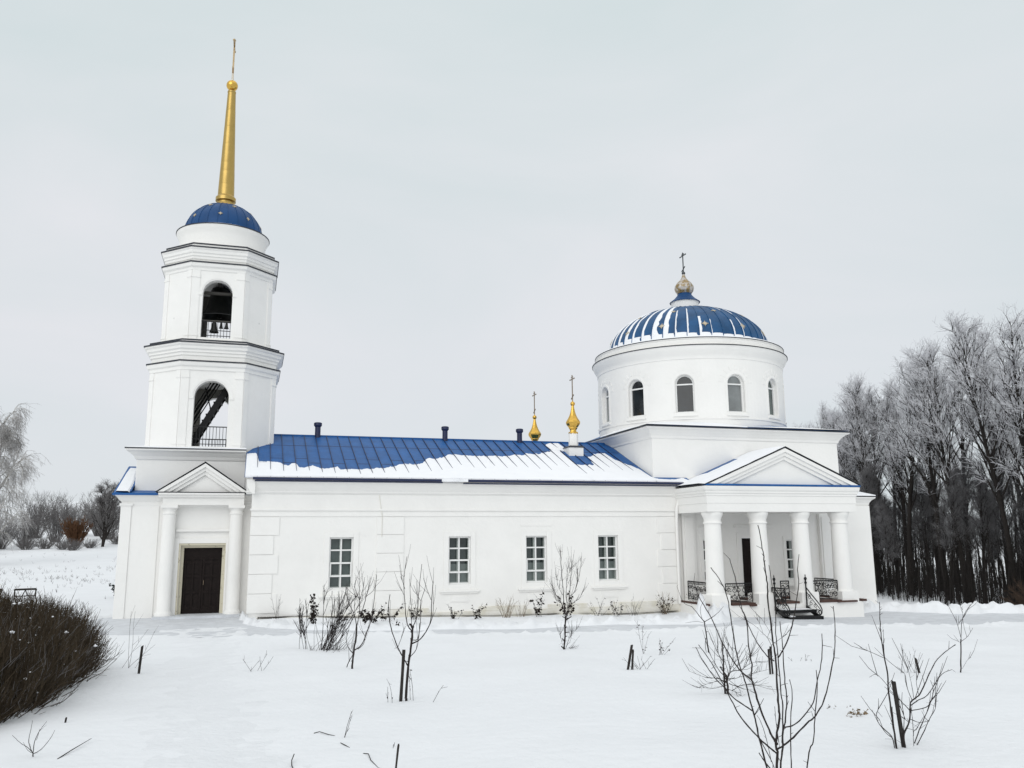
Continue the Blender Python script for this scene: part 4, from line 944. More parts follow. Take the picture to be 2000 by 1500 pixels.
tdome, tsurf, _ = dome(TX, YC, 15.14, 1.56, 1.36, 0.40, BLUED, 24, "tower_dome", 0.012)
for s, offs in ((0.28, 0.0), (0.62, 0.5)):
    nst = 8 if s < 0.5 else 7
    for k in range(nst):
        az = 2*math.pi*(k+offs)/nst-0.07
        star(tdome, TX, YC, az, s, tsurf, 0.095)
sp = MB()
sp.lathe([(0.44, 16.42), (0.43, 16.50), (0.37, 16.58), (0.36, 16.64), (0.31, 16.66), (0.31, 16.71), (0.41, 16.73), (0.41, 16.88), (0.36, 16.93), (0.335, 16.97)], (TX, YC), 40)
zz = 16.97
zs_ = [16.97, 17.45, 18.05, 18.45, 19.3, 20.1, 20.9, 21.72]
rad = lambda z: 0.335+(0.165-0.335)*(z-16.97)/(21.72-16.97)
prof = []
for i, z_ in enumerate(zs_):
    if i: prof += [(rad(z_)+0.004, z_-0.015), (rad(z_)-0.002, z_-0.008)]
    prof += [(rad(z_), z_)]
sp.lathe(prof, (TX, YC), 40)
sp.lathe([(0.165, 21.72), (0.18, 21.75), (0.17, 21.80), (0.05, 21.84), (0.05, 21.92)], (TX, YC), 30)
spire = sp.build("spire", GOLDM, CH, smooth=True)
b = MB(); b.lathe([(0.02, -0.235)]+[(0.24*math.sin(math.pi*i/16), -0.24*math.cos(math.pi*i/16)) for i in range(1, 16)]+[(0.03, 0.24), (0.03, 0.34)], (TX, YC, 22.08), 32)
b.build("ball", GOLD, spire, smooth=True)
cross((TX, YC, 22.38), 1.86, 1.6, CROSSP, spire)
b = MB(); b.tube([(TX, YC, 22.3), (TX, YC, 23.0)], 0.04, 10); b.build("cross_shaft", PLI, spire)

# railings in the open arches
def bar_rail(name, parent, xa, xb, y, z0, z1, n, mid):
    b = MB()
    b.box(xa, xb, y-0.018, y+0.018, z1-0.035, z1)
    b.box(xa, xb, y-0.012, y+0.012, z0+0.09, z0+0.115)
    if mid: b.box(xa, xb, y-0.012, y+0.012, z0+mid, z0+mid+0.025)
    for i in range(n):
        x = xa+0.02+(xb-xa-0.04)*i/(n-1)
        b.box(x-0.009, x+0.009, y-0.009, y+0.009, z0, z1-0.035)
    b.build(name, BLACK, parent)
bar_rail("railing", low, TX-0.61, TX+0.61, YC-2.22, 6.08, 6.86, 11, 0.28)
bar_rail("railing", upp, TX-0.54, TX+0.54, YC-1.93, 10.34, 11.02, 10, 0.30)
bar_rail("railing", low, TX-0.61, TX+0.61, YC+2.1, 6.08, 6.86, 11, 0.28)
bar_rail("railing", upp, TX-0.54, TX+0.54, YC+1.93, 10.34, 11.02, 10, 0.30)

# steep stair inside the lower storey
st = MB()
A, Bp = Vector((TX-0.80, 0, 6.1)), Vector((TX+0.78, 0, 9.0))
for y in (YC-1.25, YC-0.55):
    st.prism([(A.x-0.13, A.z), (A.x+0.13, A.z), (Bp.x+0.13, Bp.z), (Bp.x-0.13, Bp.z)], 'y', y-0.03, y+0.03)
    for o in (0.42, 0.60, 0.78):
        st.tube([(A.x-o*0.75, y, A.z+0.25), (Bp.x-o*0.75, y, Bp.z+0.25)], 0.024, 6)
    for t in (0.08, 0.5, 0.9):
        q = A.lerp(Bp, t); st.tube([(q.x-0.02, y, q.z), (q.x-0.30, y, q.z+0.95)], 0.022, 6)
for i in range(12):
    q = A.lerp(Bp, (i+0.5)/12)
    st.box(q.x-0.16, q.x+0.16, YC-1.30, YC-0.50, q.z, q.z+0.045)
st.build("stair", BLACK, low)
bmn = MB(); bmn.box(TX-1.7, TX+1.7, YC-1.25, YC-1.10, 12.30, 12.40); bmn.box(TX-0.08, TX+0.08, YC-1.6, YC+1.6, 12.86, 12.98); bmn.box(TX-1.6, TX+1.6, YC-1.42, YC-1.36, 11.14, 11.19)
bmn.build("bell_beam", INTER, upp)

def bell(x, y, ztop, r, h, label, group=None):
    t = empty("bell", (x, y, ztop), label, "bell", group)
    b = MB()
    b.lathe([(r*0.06, 0.0), (r*0.30, -0.01*h), (r*0.44, -0.06*h), (r*0.50, -0.16*h), (r*0.56, -0.40*h), (r*0.66, -0.66*h), (r*0.82, -0.86*h), (r*1.0, -1.0*h), (r*0.93, -1.0*h), (r*0.74, -0.84*h), (r*0.58, -0.6*h)], (x, y, ztop), 36, cap=False)
    b.build("body", BRONZE, t, smooth=True)
    b = MB(); b.tube([(x-0.2*r, y, ztop-0.01), (x-0.2*r, y, ztop+0.16*h), (x+0.2*r, y, ztop+0.16*h), (x+0.2*r, y, ztop-0.01)], 0.05*r+0.008, 6); b.build("crown_loop", BRONZE, t)
    b = MB(); b.tube([(x, y, ztop-0.3*h), (x, y, ztop-0.98*h)], 0.035*r+0.006, 6); b.lathe([(0.001, -0.09*r), (0.10*r, -0.03*r), (0.10*r, 0.04*r), (0.001, 0.1*r)], (x, y, ztop-0.98*h), 10); b.build("clapper", BRONZE, t)
    return t
bell(TX+0.02, YC, 12.95, 0.80, 1.30, "big dark bell filling the upper arch of the bell tower")
bell(TX-0.10, YC-1.39, 11.12, 0.185, 0.42, "largest of the three small bells, hanging lowest under the big bell", "small bells under the big bell")
bell(TX+0.16, YC-1.39, 11.12, 0.085, 0.24, "small bell hanging in the middle of the three small bells", "small bells under the big bell")
bell(TX+0.36, YC-1.39, 11.12, 0.095, 0.24, "small bell hanging nearest the east jamb of the upper arch", "small bells under the big bell")
# ---- rotunda: cube, drum and dome
BX0, BX1, BY0, BY1 = 15.6, 24.62, 0.20, 9.2
DX = 19.92
LX0, LX1 = 16.50, 26.0
cu = MB()
cu.sweep(rect(BX0, BX1, BY0, BY1), [(0.0, 4.2), (0.0, 6.60), (0.05, 6.63), (0.07, 6.72), (0.16, 6.84), (0.28, 6.96), (0.40, 7.01), (0.42, 7.09), (-0.02, 7.14)])
cu.build("cube_wall", PL, CH, bevel=0.01)
e = MB()
e.sweep(rect(BX0, BX1, BY0, BY1), [(0.42, 7.06), (0.445, 7.06), (0.445, 7.10), (0.36, 7.115)], cap=False)
e.build("flashing", DARK, CH)
# corner roofs between cube and drum: three of them snowed over, the far east one bare blue
RD = 4.35
cs = MB()
for sx, sy in ((-1, -1), (1, -1), (-1, 1), (1, 1)):
    cxn = BX0-0.40 if sx < 0 else BX1+0.40
    cyn = BY0-0.40 if sy < 0 else BY1+0.40
    n = 14
    pts = []
    for i in range(n+1):
        a = math.pi/2*i/n
        pts.append((DX+sx*(RD+0.01)*math.sin(a), YC+sy*(RD+0.01)*math.cos(a), 7.22+0.22*math.sin(2*a)))
    edge_ = []
    for i in range(n+1):
        a = math.pi/2*i/n
        t = i/n
        ex = DX+sx*min(abs(cxn-DX), abs(cxn-DX)*math.tan(a) if a < math.pi/4 else 1e9)
        ey = YC+sy*min(abs(cyn-YC), abs(cyn-YC)/max(math.tan(a), 1e-6) if a > math.pi/4 else 1e9)
        edge_.append((ex, ey, 7.115))
    vs = pts+edge_
    cs.add(vs, [(i, i+1, n+2+i, n+1+i) for i in range(n)])
cs.build("corner_roof", BLUE, CH)
cs = MB()
for sx, sy, ln in ((-1, -1, 1.0), (1, -1, 0.62)):
    cxn = BX0-0.40 if sx < 0 else BX1+0.40
    cyn = BY0-0.40
    n = 30; m = 6
    vs = []; 
    for i in range(n+1):
        a = math.pi/2*i/n
        ax, ay = DX+sx*(RD+0.02)*math.sin(a), YC+sy*(RD+0.02)*math.cos(a)
        az_ = 7.22+0.22*math.sin(2*a)
        ex = DX+sx*min(abs(cxn-DX), abs(cxn-DX)*math.tan(a) if a < math.pi/4 else 1e9)
        ey = YC+sy*min(abs(cyn-YC), abs(cyn-YC)/max(math.tan(a), 1e-6) if a > math.pi/4 else 1e9)
        for k in range(m+1):
            t = k/m
            lim = 1.0 if sx < 0 else (0.45 if i < 18 else 0.75)
            tt = t*(lim+0.1*fnoise(i*0.3, sx, 1, 3)) if sx > 0 else t
            h = 0.05*min(1, (1-t)*6) if sx > 0 else 0.06*min(1, (1-t)*8, t*8+0.5)
            vs.append((ex+(ax-ex)*tt, ey+(ay-ey)*tt, 7.115+(az_-7.115)*tt+h+0.004))
    cs.add(vs, [(i*(m+1)+k, (i+1)*(m+1)+k, (i+1)*(m+1)+k+1, i*(m+1)+k+1) for i in range(n) for k in range(m)])
cs.build("roof_snow", SNOWR, CH, smooth=True)

DWZ0, DWS, DWW = 7.87, 9.12, 0.82
cyl = lambda a0: (lambda u, z, d: (DX+(RD-d)*math.sin(a0+u/RD), YC-(RD-d)*math.cos(a0+u/RD), z))
dm = MB()
half = RD*R(15)
AZ = [R(-1.5+30*k) for k in range(-6, 6)]
for a in AZ:
    mp = cyl(a)
    arch_panel(dm, mp, -half, half, 7.0, 10.20, 0, DWW, DWZ0, DWS, 0.30, 12, 4)
    arch_ring(dm, mp, 0, DWW+0.05, DWS, 0.09, 0.022, zdrop=DWS-DWZ0-0.02)
    for k in range(9):                                 # fan of flat voussoirs over the arch
        t = math.pi*(k+0.5)/9
        r0, r1 = DWW/2+0.20, DWW/2+0.42
        dt = 0.085
        q = [(r0*math.cos(t-dt), r0*math.sin(t-dt)), (r1*math.cos(t-dt*0.9), r1*math.sin(t-dt*0.9)), (r1*math.cos(t+dt*0.9), r1*math.sin(t+dt*0.9)), (r0*math.cos(t+dt), r0*math.sin(t+dt))]
        P = [mp(u, DWS+v, -0.014) for u, v in q]; Q = [mp(u, DWS+v, 0.01) for u, v in q]
        dm.add(P+Q, [(0, 1, 2, 3), (0, 4, 5, 1), (1, 5, 6, 2), (2, 6, 7, 3), (3, 7, 4, 0)])
    P = [mp(-0.52, DWZ0-0.16, -0.06), mp(0.52, DWZ0-0.16, -0.06), mp(0.52, DWZ0-0.09, -0.06), mp(-0.52, DWZ0-0.09, -0.06)]
    Q = [mp(-0.52, DWZ0-0.16, 0.01), mp(0.52, DWZ0-0.16, 0.01), mp(0.52, DWZ0-0.09, 0.01), mp(-0.52, DWZ0-0.09, 0.01)]
    dm.add(P+Q, [(0, 1, 2, 3), (0, 4, 5, 1), (1, 5, 6, 2), (2, 6, 7, 3), (3, 7, 4, 0)])
dm.lathe([(RD, 10.20), (RD+0.03, 10.22), (RD+0.03, 10.32), (RD+0.07, 10.40), (RD+0.17, 10.56), (RD+0.24, 10.72), (RD+0.25, 10.80), (RD+0.06, 10.88), (RD+0.07, 10.90), (RD+0.07, 11.06), (RD+0.11, 11.10), (RD+0.11, 11.16), (3.8, 11.30)], (DX, YC), 112, cap=False)
dm.lathe([(RD+0.003, 7.56), (RD+0.03, 7.57), (RD+0.03, 7.62), (RD+0.003, 7.63)], (DX, YC), 112, cap=False)
drum2 = dm.build("rotunda_drum", PL, CH, smooth=True)
e = MB(); e.lathe([(RD+0.25, 10.765), (RD+0.275, 10.765), (RD+0.275, 10.80), (RD+0.20, 10.825)], (DX, YC), 112, cap=False)
for i in range(1):
    e.lathe([(RD+0.11, 11.13), (RD+0.13, 11.13), (RD+0.13, 11.16), (RD+0.02, 11.185)], (DX, YC), 112, cap=False)
e.build("flashing", DARK, drum2)
e = MB(); e.lathe([(RD+0.12, 11.165), (RD+0.05, 11.22), (4.0, 11.33), (3.6, 11.42)], (DX, YC), 112, cap=False)
e.build("ledge_snow", SNOWR, drum2, smooth=True)
glasses = {3: PANEG, 4: PANEB, 5: PANEB, 6: PANEG, 7: PANE}  # pale panes carry a painted sky reflection
for k, a in enumerate(AZ):
    mp = cyl(a)
    f = MB(); d0, d1 = 0.16, 0.22
    def bar(u0, u1, za, zb):
        P = [mp(u0, za, d0), mp(u1, za, d0), mp(u1, zb, d0), mp(u0, zb, d0)]; Q = [mp(u0, za, d1), mp(u1, za, d1), mp(u1, zb, d1), mp(u0, zb, d1)]
        f.add(P+Q, [(0, 1, 2, 3), (0, 4, 5, 1), (1, 5, 6, 2), (2, 6, 7, 3), (3, 7, 4, 0)])
    bar(-DWW/2, -DWW/2+0.055, DWZ0, DWS); bar(DWW/2-0.055, DWW/2, DWZ0, DWS)
    bar(-DWW/2+0.055, DWW/2-0.055, DWZ0, DWZ0+0.06); bar(-DWW/2+0.055, DWW/2-0.055, DWS-0.03, DWS+0.03)
    mpf = lambda u, z, d, mp=mp: mp(u, z, 0.22-max(-d, 0.0)*3)
    arch_ring(f, mpf, 0, DWW-0.11, DWS, 0.055, 0.02)
    w_ = f.build("window", FRAME, CH)
    g = MB()
    n = 14
    pts = [(-DWW/2, DWZ0)]+[(-DWW/2*math.cos(math.pi*i/n), DWS+DWW/2*math.sin(math.pi*i/n)) for i in range(n+1)]+[(DWW/2, DWZ0)]
    g.add([mp(u, z, 0.225) for u, z in pts], [tuple(range(len(pts)))])
    g.build("pane", glasses.get(k, PANE), w_)
bdome, bsurf, bprof = dome(DX, YC, 11.34, 3.80, 2.16, 0.66, BLUES, 44, "rotunda_dome", 0.022)
for s, n_, off in ((0.20, 12, 0.0), (0.50, 10, 0.35)):
    for k in range(n_):
        star(bdome, DX, YC, R(-16+360/n_*(k+off)), s, bsurf, 0.17 if s < 0.4 else 0.13)
# snow caught between the standing seams, thickest on the west side and along the foot of the dome
ds = MB()
rnd = random.Random(11)
for k in range(44):
    az = 2*math.pi*k/44                                # panel centre, same seam spacing as the dome
    th = az-math.pi/2                                  # mesh angle
    west = max(0.0, math.cos(az-R(-72)))
    hw = 2*math.pi/44/2
    foot = 0.012+0.02*rnd.random()+0.055*max(0, math.cos(az-R(-62)))**1.5
    spans = [(0.0, foot, -hw, hw)]
    cov = west**1.6
    if cov > 0.25:
        top = 0.15+0.75*cov*rnd.uniform(0.5, 1.15)
        wd = (0.06+0.50*cov)*rnd.uniform(0.3, 1.15)
        spans.append((0.0, min(top, 0.99), -hw, -hw+2*hw*min(wd, 0.98)))
    elif rnd.random() < 0.55 and math.cos(az-R(-20)) > 0.2:
        a_ = rnd.uniform(0.35, 0.7)
        spans.append((a_, min(0.99, a_+rnd.uniform(0.15, 0.4)), -hw, -hw+2*hw*rnd.uniform(0.15, 0.3)))
        spans.append((0.0, rnd.uniform(0.1, 0.5), -hw, -hw+2*hw*rnd.uniform(0.1, 0.22)))
    for s0, s1, h0, h1 in spans:
        n = 16; vs = []; fs = []
        for i in range(n+1):
            s = s0+(s1-s0)*i/n
            q, z = bsurf(0, s)
            e0 = h0+0.02*hw; e1 = h1*(1.0) + (h1-h0)*0.45*fnoise(s*9, k, 3, 4)
            e1 = min(max(e1, h0+0.1*hw), hw)
            for j in range(4):
                t = j/3; az2 = az+e0+(e1-e0)*t
                lift = (0.028 if j in (1, 2) else 0.004)*(1 if 0 < i < n else 0.1)
                vs.append((DX+(q+lift)*math.sin(az2), YC-(q+lift)*math.cos(az2), z+lift*0.6))
        for i in range(n):
            for j in range(3): fs.append((4*i+j, 4*i+j+1, 4*i+5+j, 4*i+4+j))
        ds.add(vs, fs)
ds.build("dome_snow", SNOWR, bdome, smooth=True)
ln = MB()
ln.lathe([(0.665, 13.430), (0.665, 13.870), (0.69, 13.900), (0.69, 13.930), (0.3, 13.950)], (DX, YC), 40)
lant = ln.build("lantern", PL, CH, smooth=True)
l2 = MB(); l2.lathe([(0.73, 13.915), (0.74, 13.940), (0.52, 14.110), (0.36, 14.290), (0.31, 14.450)], (DX, YC), 40, cap=False)
l2.build("lantern_roof", NAVY if False else BLUED, lant, smooth=True)
on = MB()
on.lathe([(0.30, 14.350), (0.36, 14.390), (0.44, 14.510), (0.475, 14.650), (0.45, 14.790), (0.36, 14.930), (0.25, 15.040), (0.15, 15.150), (0.09, 15.270), (0.06, 15.390)], (DX, YC), 12)
ono = on.build("onion_dome", FROSTG, lant)
b = MB(); b.lathe([(0.02, -0.09)]+[(0.09*math.sin(math.pi*i/10), -0.09*math.cos(math.pi*i/10)) for i in range(1, 10)]+[(0.02, 0.09)], (DX, YC, 15.450), 14); b.build("ball", CROSSG, lant, smooth=True)
cross((DX, YC, 15.510), 0.98, 0.95, CROSSG, lant)

# ---- lower storey of the rotunda and its south front
lw = MB()
WR = [17.72, 21.68]                                    # left edges of the two windows behind the columns
holes = [(17.74, 18.52, 0.80, 2.50), (21.68, 22.46, 0.80, 2.46), (19.55, 20.65, 0.16, 2.54)]
holed_wall(lw, LX0, LX1, -1.6, 4.0, holes, flat(BY0), 0.28)
lw.add([(LX1, BY0, -1.6), (LX1, BY1, -1.6), (LX1, BY1, 4.0), (LX1, BY0, 4.0)], [(0, 1, 2, 3)])
lw.sweep(rect(LX0, LX1, BY0, BY1), [(-0.01, 3.90), (0.03, 3.93), (0.05, 4.02), (0.13, 4.14), (0.24, 4.22), (0.24, 4.27), (-0.3, 4.28)])
lw.box(LX0+0.25, LX0+0.85, BY0-0.12, BY0-0.001, -1.0, 3.55)
lw.box(LX0+0.35, LX0+0.75, BY0-0.16, BY0-0.121, -1.0, 3.40)
lw.box(23.3, 23.95, BY0-0.16, BY0-0.001, -1.0, 3.55); lw.box(24.25, LX1+0.02, BY0-0.06, BY0-0.001, -1.6, 3.90)
lw.box(23.38, 23.87, BY0-0.20, BY0-0.161, -1.0, 3.40)
lw.box(19.30, 19.50, BY0-0.05, BY0-0.001, 0.16, 2.75); lw.box(20.70, 20.90, BY0-0.05, BY0-0.001, 0.16, 2.75); lw.box(19.20, 21.0, BY0-0.08, BY0-0.001, 2.98, 3.08)
lw.box(17.55, 18.75, BY0-0.06, BY0-0.001, 2.98, 3.05)
lw.build("rotunda_wall", PL, CH, bevel=0.008)
rect_window(18.13, 0.80, 2.50, 0.78, BY0, 4, PANEB, sill=True, surround=0.15)
rect_window(22.07, 0.80, 2.46, 0.78, BY0, 4, PANEB, sill=True, surround=0.15)
b = MB(); b.box(19.56, 20.64, BY0+0.24, BY0+0.30, 0.16, 2.53); do = b.build("door", DOORM, CH)
b = MB()
for xa in (19.58, 20.13):
    for za, zb in ((0.28, 0.95), (1.05, 1.75), (1.85, 2.42)):
        b.box(xa+0.07, xa+0.42, BY0+0.222, BY0+0.239, za, zb)
b.build("door_panel", DOORM, do, bevel=0.006)
# skirt roofs of the lower storey, snow on the visible east end
sk = MB()
sk.sweep(rect(LX0, LX1, BY0, BY1), [(0.25, 4.281), (0.265, 4.281), (0.265, 4.315), (0.20, 4.32)], cap=False)
sk.build("eave_flashing", DARK, CH)
sk = MB(); sk.sweep(rect(LX0, LX1, BY0, BY1), [(0.255, 4.318), (0.235, 4.36), (-1.4, 4.95)], cap=True)
sk.build("roof_snow", SNOWR, CH, smooth=True)

# ---- portico
PC = [16.93, 18.93, 20.84, 22.68]
PY = -2.0
pt = MB()
pt.sweep(rect(16.50, 23.22, -2.42, 0.6), [(0.0, 3.54), (0.0, 3.86), (0.02, 3.87), (0.02, 4.14), (0.05, 4.16), (0.05, 4.22), (0.09, 4.26), (0.09, 4.32), (0.13, 4.37), (0.15, 4.46), (0.15, 4.52), (-0.1, 4.53)])
portico = pt.build("portico", PL, CH, bevel=0.008)
pd = pediment(CH, 16.36, 23.50, 4.56, 20.0, 6.06, -2.56, 0.19, 0.33)
pd.build("pediment", PL, portico, bevel=0.005)
fl = MB()
fl.add([], [])
fl.prism([(16.40, 4.525), (23.40, 4.525), (23.40, 4.60), (16.40, 4.60)], 'y', -2.58, -2.32)
fl.build("flashing", BLUE, portico)
fl = MB()
sl1 = (6.06-4.56)/(20.0-16.36)
for xa, za, xb, zb in ((16.34, 4.555, 20.0, 6.07), (20.0, 6.07, 23.52, 4.555)):
    fl.prism([(xa, za), (xb, zb), (xb, zb+0.014), (xa, za+0.014)], 'y', -2.59, 0.19)
fl.build("portico_roof", DARK, portico)
sn = MB()
for sgn, xe, ya in ((-1, 16.34, -0.30), (1, 23.52, -0.02)):
    n, m = 40, 6
    vs = []
    for i in range(n+1):
        t = i/n
        x = xe+(20.0-xe)*t; zr = 4.58+(6.092-4.58)*t
        yb = (ya+0.10*fnoise(x*1.6, 1, 1, 3)) if sgn < 0 else ya
        if sgn < 0 and t < 0.35: yb = 0.18
        if sgn < 0 and t > 0.80: yb = 0.18
        for k in range(m+1):
            q = k/m; y = -2.585+(yb+2.585)*q
            h = 0.05*min(1, q*12+0.15, (1-q)*10)
            vs.append((x, y, zr+h+0.01*fnoise(x*2, y*2, 4, 3)))
    sn.add(vs, [(i*(m+1)+k, (i+1)*(m+1)+k, (i+1)*(m+1)+k+1, i*(m+1)+k+1) for i in range(n) for k in range(m)])
sn.build("roof_snow", SNOWR, portico, smooth=True)
bl = MB()
bl.prism([(17.55, 5.03), (19.55, 5.862), (19.55, 5.905), (17.55, 5.075)], 'y', -0.28, 0.185)
bl.build("bare_roof", BLUE, portico)
for x in PC:
    c = MB()
    c.lathe([(0.375, 0.0), (0.375, 0.03), (0.355, 0.05), (0.338, 1.2), (0.315, 2.60), (0.315, 2.63), (0.355, 2.65), (0.355, 2.70), (0.322, 2.72), (0.322, 2.80), (0.345, 2.86), (0.39, 2.96), (0.405, 3.0), (0.405, 3.08)], (x, PY, 0.455), 40)
    c.build("column", PL, portico, smooth=True)
for x in PC:
    c = MB()
    c.box(x-0.385, x+0.385, PY-0.39, PY+0.39, -1.4, 0.458)
    c.build("pedestal", PL, portico, bevel=0.01)
fb = MB()
fb.box(16.45, 23.25, PY-0.38, 0.2, -1.4, 0.06)
fb.build("platform", PL, portico)
fb = MB()
for a, b in ((17.37, 18.37), (19.31, 20.31), (21.25, 22.23), (23.17, 23.4)):
    fb.box(a, b, PY-0.42, 0.19, 0.062, 0.145)
fb.box(16.45, 16.43+0.01, PY-0.38, 0.19, 0.062, 0.145)
fb.box(18.1, 18.37, PY-0.50, PY-0.401, 0.02, 0.10); fb.box(22.0, 22.9, PY-0.50, PY-0.455, 0.05, 0.12)
fb.build("floor_tile", BRICK, portico)

def spiral(cx, cz, r0, turns, a0, sgn, n=14):
    return [(cx+(r0*(1-0.78*i/n))*math.cos(a0+sgn*2*math.pi*turns*i/n), cz+(r0*(1-0.78*i/n))*math.sin(a0+sgn*2*math.pi*turns*i/n)) for i in range(n+1)]

def iron_panel(p0, p1, z0, z1, seed):
    # wrought-iron panel: rails, a row of rings and interlaced scrolls with leaves
    rr = random.Random(seed)
    p0 = Vector(p0); p1 = Vector(p1); L = (p1-p0).length; e_ = (p1-p0)/L
    b = MB()
    W = lambda u, z, o=0: (p0.x+e_.x*u-e_.y*o, p0.y+e_.y*u+e_.x*o, z)
    H = z1-z0
    b.tube([W(0, z1), W(L, z1)], 0.022, 6); b.tube([W(0, z1-0.10), W(L, z1-0.10)], 0.010, 5); b.tube([W(0, z0+0.04), W(L, z0+0.04)], 0.014, 5)
    b.tube([W(0, z0), W(0, z1)], 0.018, 6); b.tube([W(L, z0), W(L, z1)], 0.018, 6)
    k = max(3, int(L/0.10))
    for i in range(k):
        u = L*(i+0.5)/k
        b.tube([W(u+0.040*math.cos(2*math.pi*j/8), z1-0.052+0.040*math.sin(2*math.pi*j/8)) for j in range(9)], 0.008, 4, cap=False)
    nx_ = max(2, int(L/0.22)); nz_ = max(2, int((H-0.14)/0.20))
    for i in range(nx_):
        for j in range(nz_):
            u = L*(i+0.5)/nx_+rr.uniform(-.03, .03); z = z0+0.06+(H-0.17)*(j+0.5)/nz_+rr.uniform(-.02, .02)
            r = rr.uniform(0.085, 0.125); a0 = rr.uniform(0, 6.28); sg = 1 if (i+j) % 2 else -1
            pts = spiral(u, z, r, rr.uniform(1.0, 1.5), a0, sg)
            pts = [(min(max(q[0], 0.01), L-0.01), min(max(q[1], z0+0.04), z1-0.10)) for q in pts]
            b.tube([W(q[0], q[1], 0.012*math.sin(m_)) for m_, q in enumerate(pts)], 0.0135, 4)
            for m_ in range(4):                        # leaves
                a = rr.uniform(0, 6.28); lu, lz = u+r*0.8*math.cos(a), z+r*0.8*math.sin(a); ll = rr.uniform(0.05, 0.10); a2 = a+rr.uniform(0.5, 1.4)
                lu = min(max(lu, 0.06), L-0.06); lz = min(max(lz, z0+0.08), z1-0.18)
                c0 = W(lu, lz, 0.0); c1 = W(lu+ll*0.5*math.cos(a2)-0.022*math.sin(a2), lz+ll*0.5*math.sin(a2)+0.022*math.cos(a2), 0.02)
                c2 = W(lu+ll*math.cos(a2), lz+ll*math.sin(a2), 0.0); c3 = W(lu+ll*0.5*math.cos(a2)+0.022*math.sin(a2), lz+ll*0.5*math.sin(a2)-0.022*math.cos(a2), -0.012)
                b.add([c0, c1, c2, c3], [(0, 1, 2), (0, 2, 3)])
    return b
zf = 0.145
iron_panel((16.85, -0.02), (16.85, PY+0.40), zf, zf+0.72, 1).build("railing", BLACK, portico)
iron_panel((17.30, PY-0.1), (18.44, PY-0.1), zf, zf+0.70, 2).build("railing", BLACK, portico)
iron_panel((21.18, PY-0.1), (22.32, PY-0.1), zf, zf+0.72, 3).build("railing", BLACK, portico)
iron_panel((22.75, -0.1), (22.75, PY+0.40), zf, zf+0.72, 4).build("railing", BLACK, portico)
iron_panel((19.24, PY-0.2), (19.32, PY-0.95), zf-0.12, zf+0.52, 7).build("railing", BLACK, portico)
gp = iron_panel((20.02, PY+0.35), (20.40, PY+0.35), zf, zf+0.72, 5)
gp.build("gate", BLACK, portico)
# iron steps with scrolled hand rails
sb = MB()
for z_, ya, yb in ((-0.13, -2.98, -2.43), (-0.34, -3.38, -2.90)):
    sb.box(19.16, 20.62, ya, yb, z_-0.045, z_)
    sb.box(19.16, 20.62, ya, ya+0.02, z_-0.11, z_-0.045)
for x in (19.16, 20.56):
    sb.prism([(-3.38, -0.39), (-2.43, -0.02), (-2.43, -0.16), (-3.38, -0.55)], 'x', x, x+0.06)
steps = sb.build("portico_steps", BLACK, portico)
ss = MB()
ss.box(19.30, 20.50, -2.90, -2.45, -0.129, -0.112); ss.box(19.25, 19.45, -3.3, -3.0, -0.339, -0.31)
ss.build("step_snow", SNOWR, steps)
for x in (19.20, 20.60):
    hr = MB()
    hr.tube([(x, -2.45, -0.3), (x, -2.45, 0.86)], 0.028, 8)
    hr.lathe([(0.05, 0.80), (0.05, 0.86), (0.025, 0.88), (0.03, 0.92), (0.06, 0.98), (0.045, 1.03), (0.015, 1.06), (0.02, 1.10), (0.004, 1.16)], (x, -2.45), 10)
    top = [(-2.45, 0.66), (-2.75, 0.42), (-3.05, 0.20), (-3.25, 0.04), (-3.34, -0.10), (-3.32, -0.24), (-3.22, -0.30), (-3.14, -0.22), (-3.18, -0.14), (-3.24, -0.16)]
    hr.tube([(x, y, z) for y, z in top], 0.022, 7)
    hr.tube([(x, y-0.0, z-0.16) for y, z in top[:4]]+[(x, -3.30, -0.30)], 0.014, 6)
    hr.tube([(x, -2.45, -0.10), (x, -3.30, -0.38)], 0.016, 6)
    for (u, v, r, t, a0, sg) in ((-2.62, 0.30, 0.11, 1.3, 0.5, 1), (-2.72, 0.08, 0.10, 1.3, 2.0, -1), (-2.95, 0.02, 0.09, 1.2, 3.5, 1), (-3.08, -0.16, 0.09, 1.3, 1.0, -1), (-2.60, -0.04, 0.07, 1.2, 4.0, 1)):
        hr.tube([(x+0.008*math.sin(i), y, z) for i, (y, z) in enumerate(spiral(u, v, r, t, a0, sg))], 0.011, 5)
    hr.build("handrail", BLACK, steps)
# ------------------------------------------------------------------ trees and plants
def rvec(r):
    v = Vector((r.gauss(0, 1), r.gauss(0, 1), r.gauss(0, 1)))
    return v.normalized() if v.length > 1e-6 else Vector((0, 0, 1))

def grow(r, segs, p, d, L, rad, n, wob, upb, rend=None):
    # a wobbling, tapering shoot; returns its points
    pts = [Vector(p)]; d = Vector(d).normalized()
    for i in range(n):
        d = (d+rvec(r)*wob+Vector((0, 0, upb))).normalized()
        pts.append(pts[-1]+d*(L/n))
    segs.line([tuple(q) for q in pts], rad, rad*0.4 if rend is None else rend)
    return pts

def at(pts, t):
    k = min(int(t*(len(pts)-1)), len(pts)-2); f = t*(len(pts)-1)-k
    return pts[k].lerp(pts[k+1], f), (pts[k+1]-pts[k]).normalized()

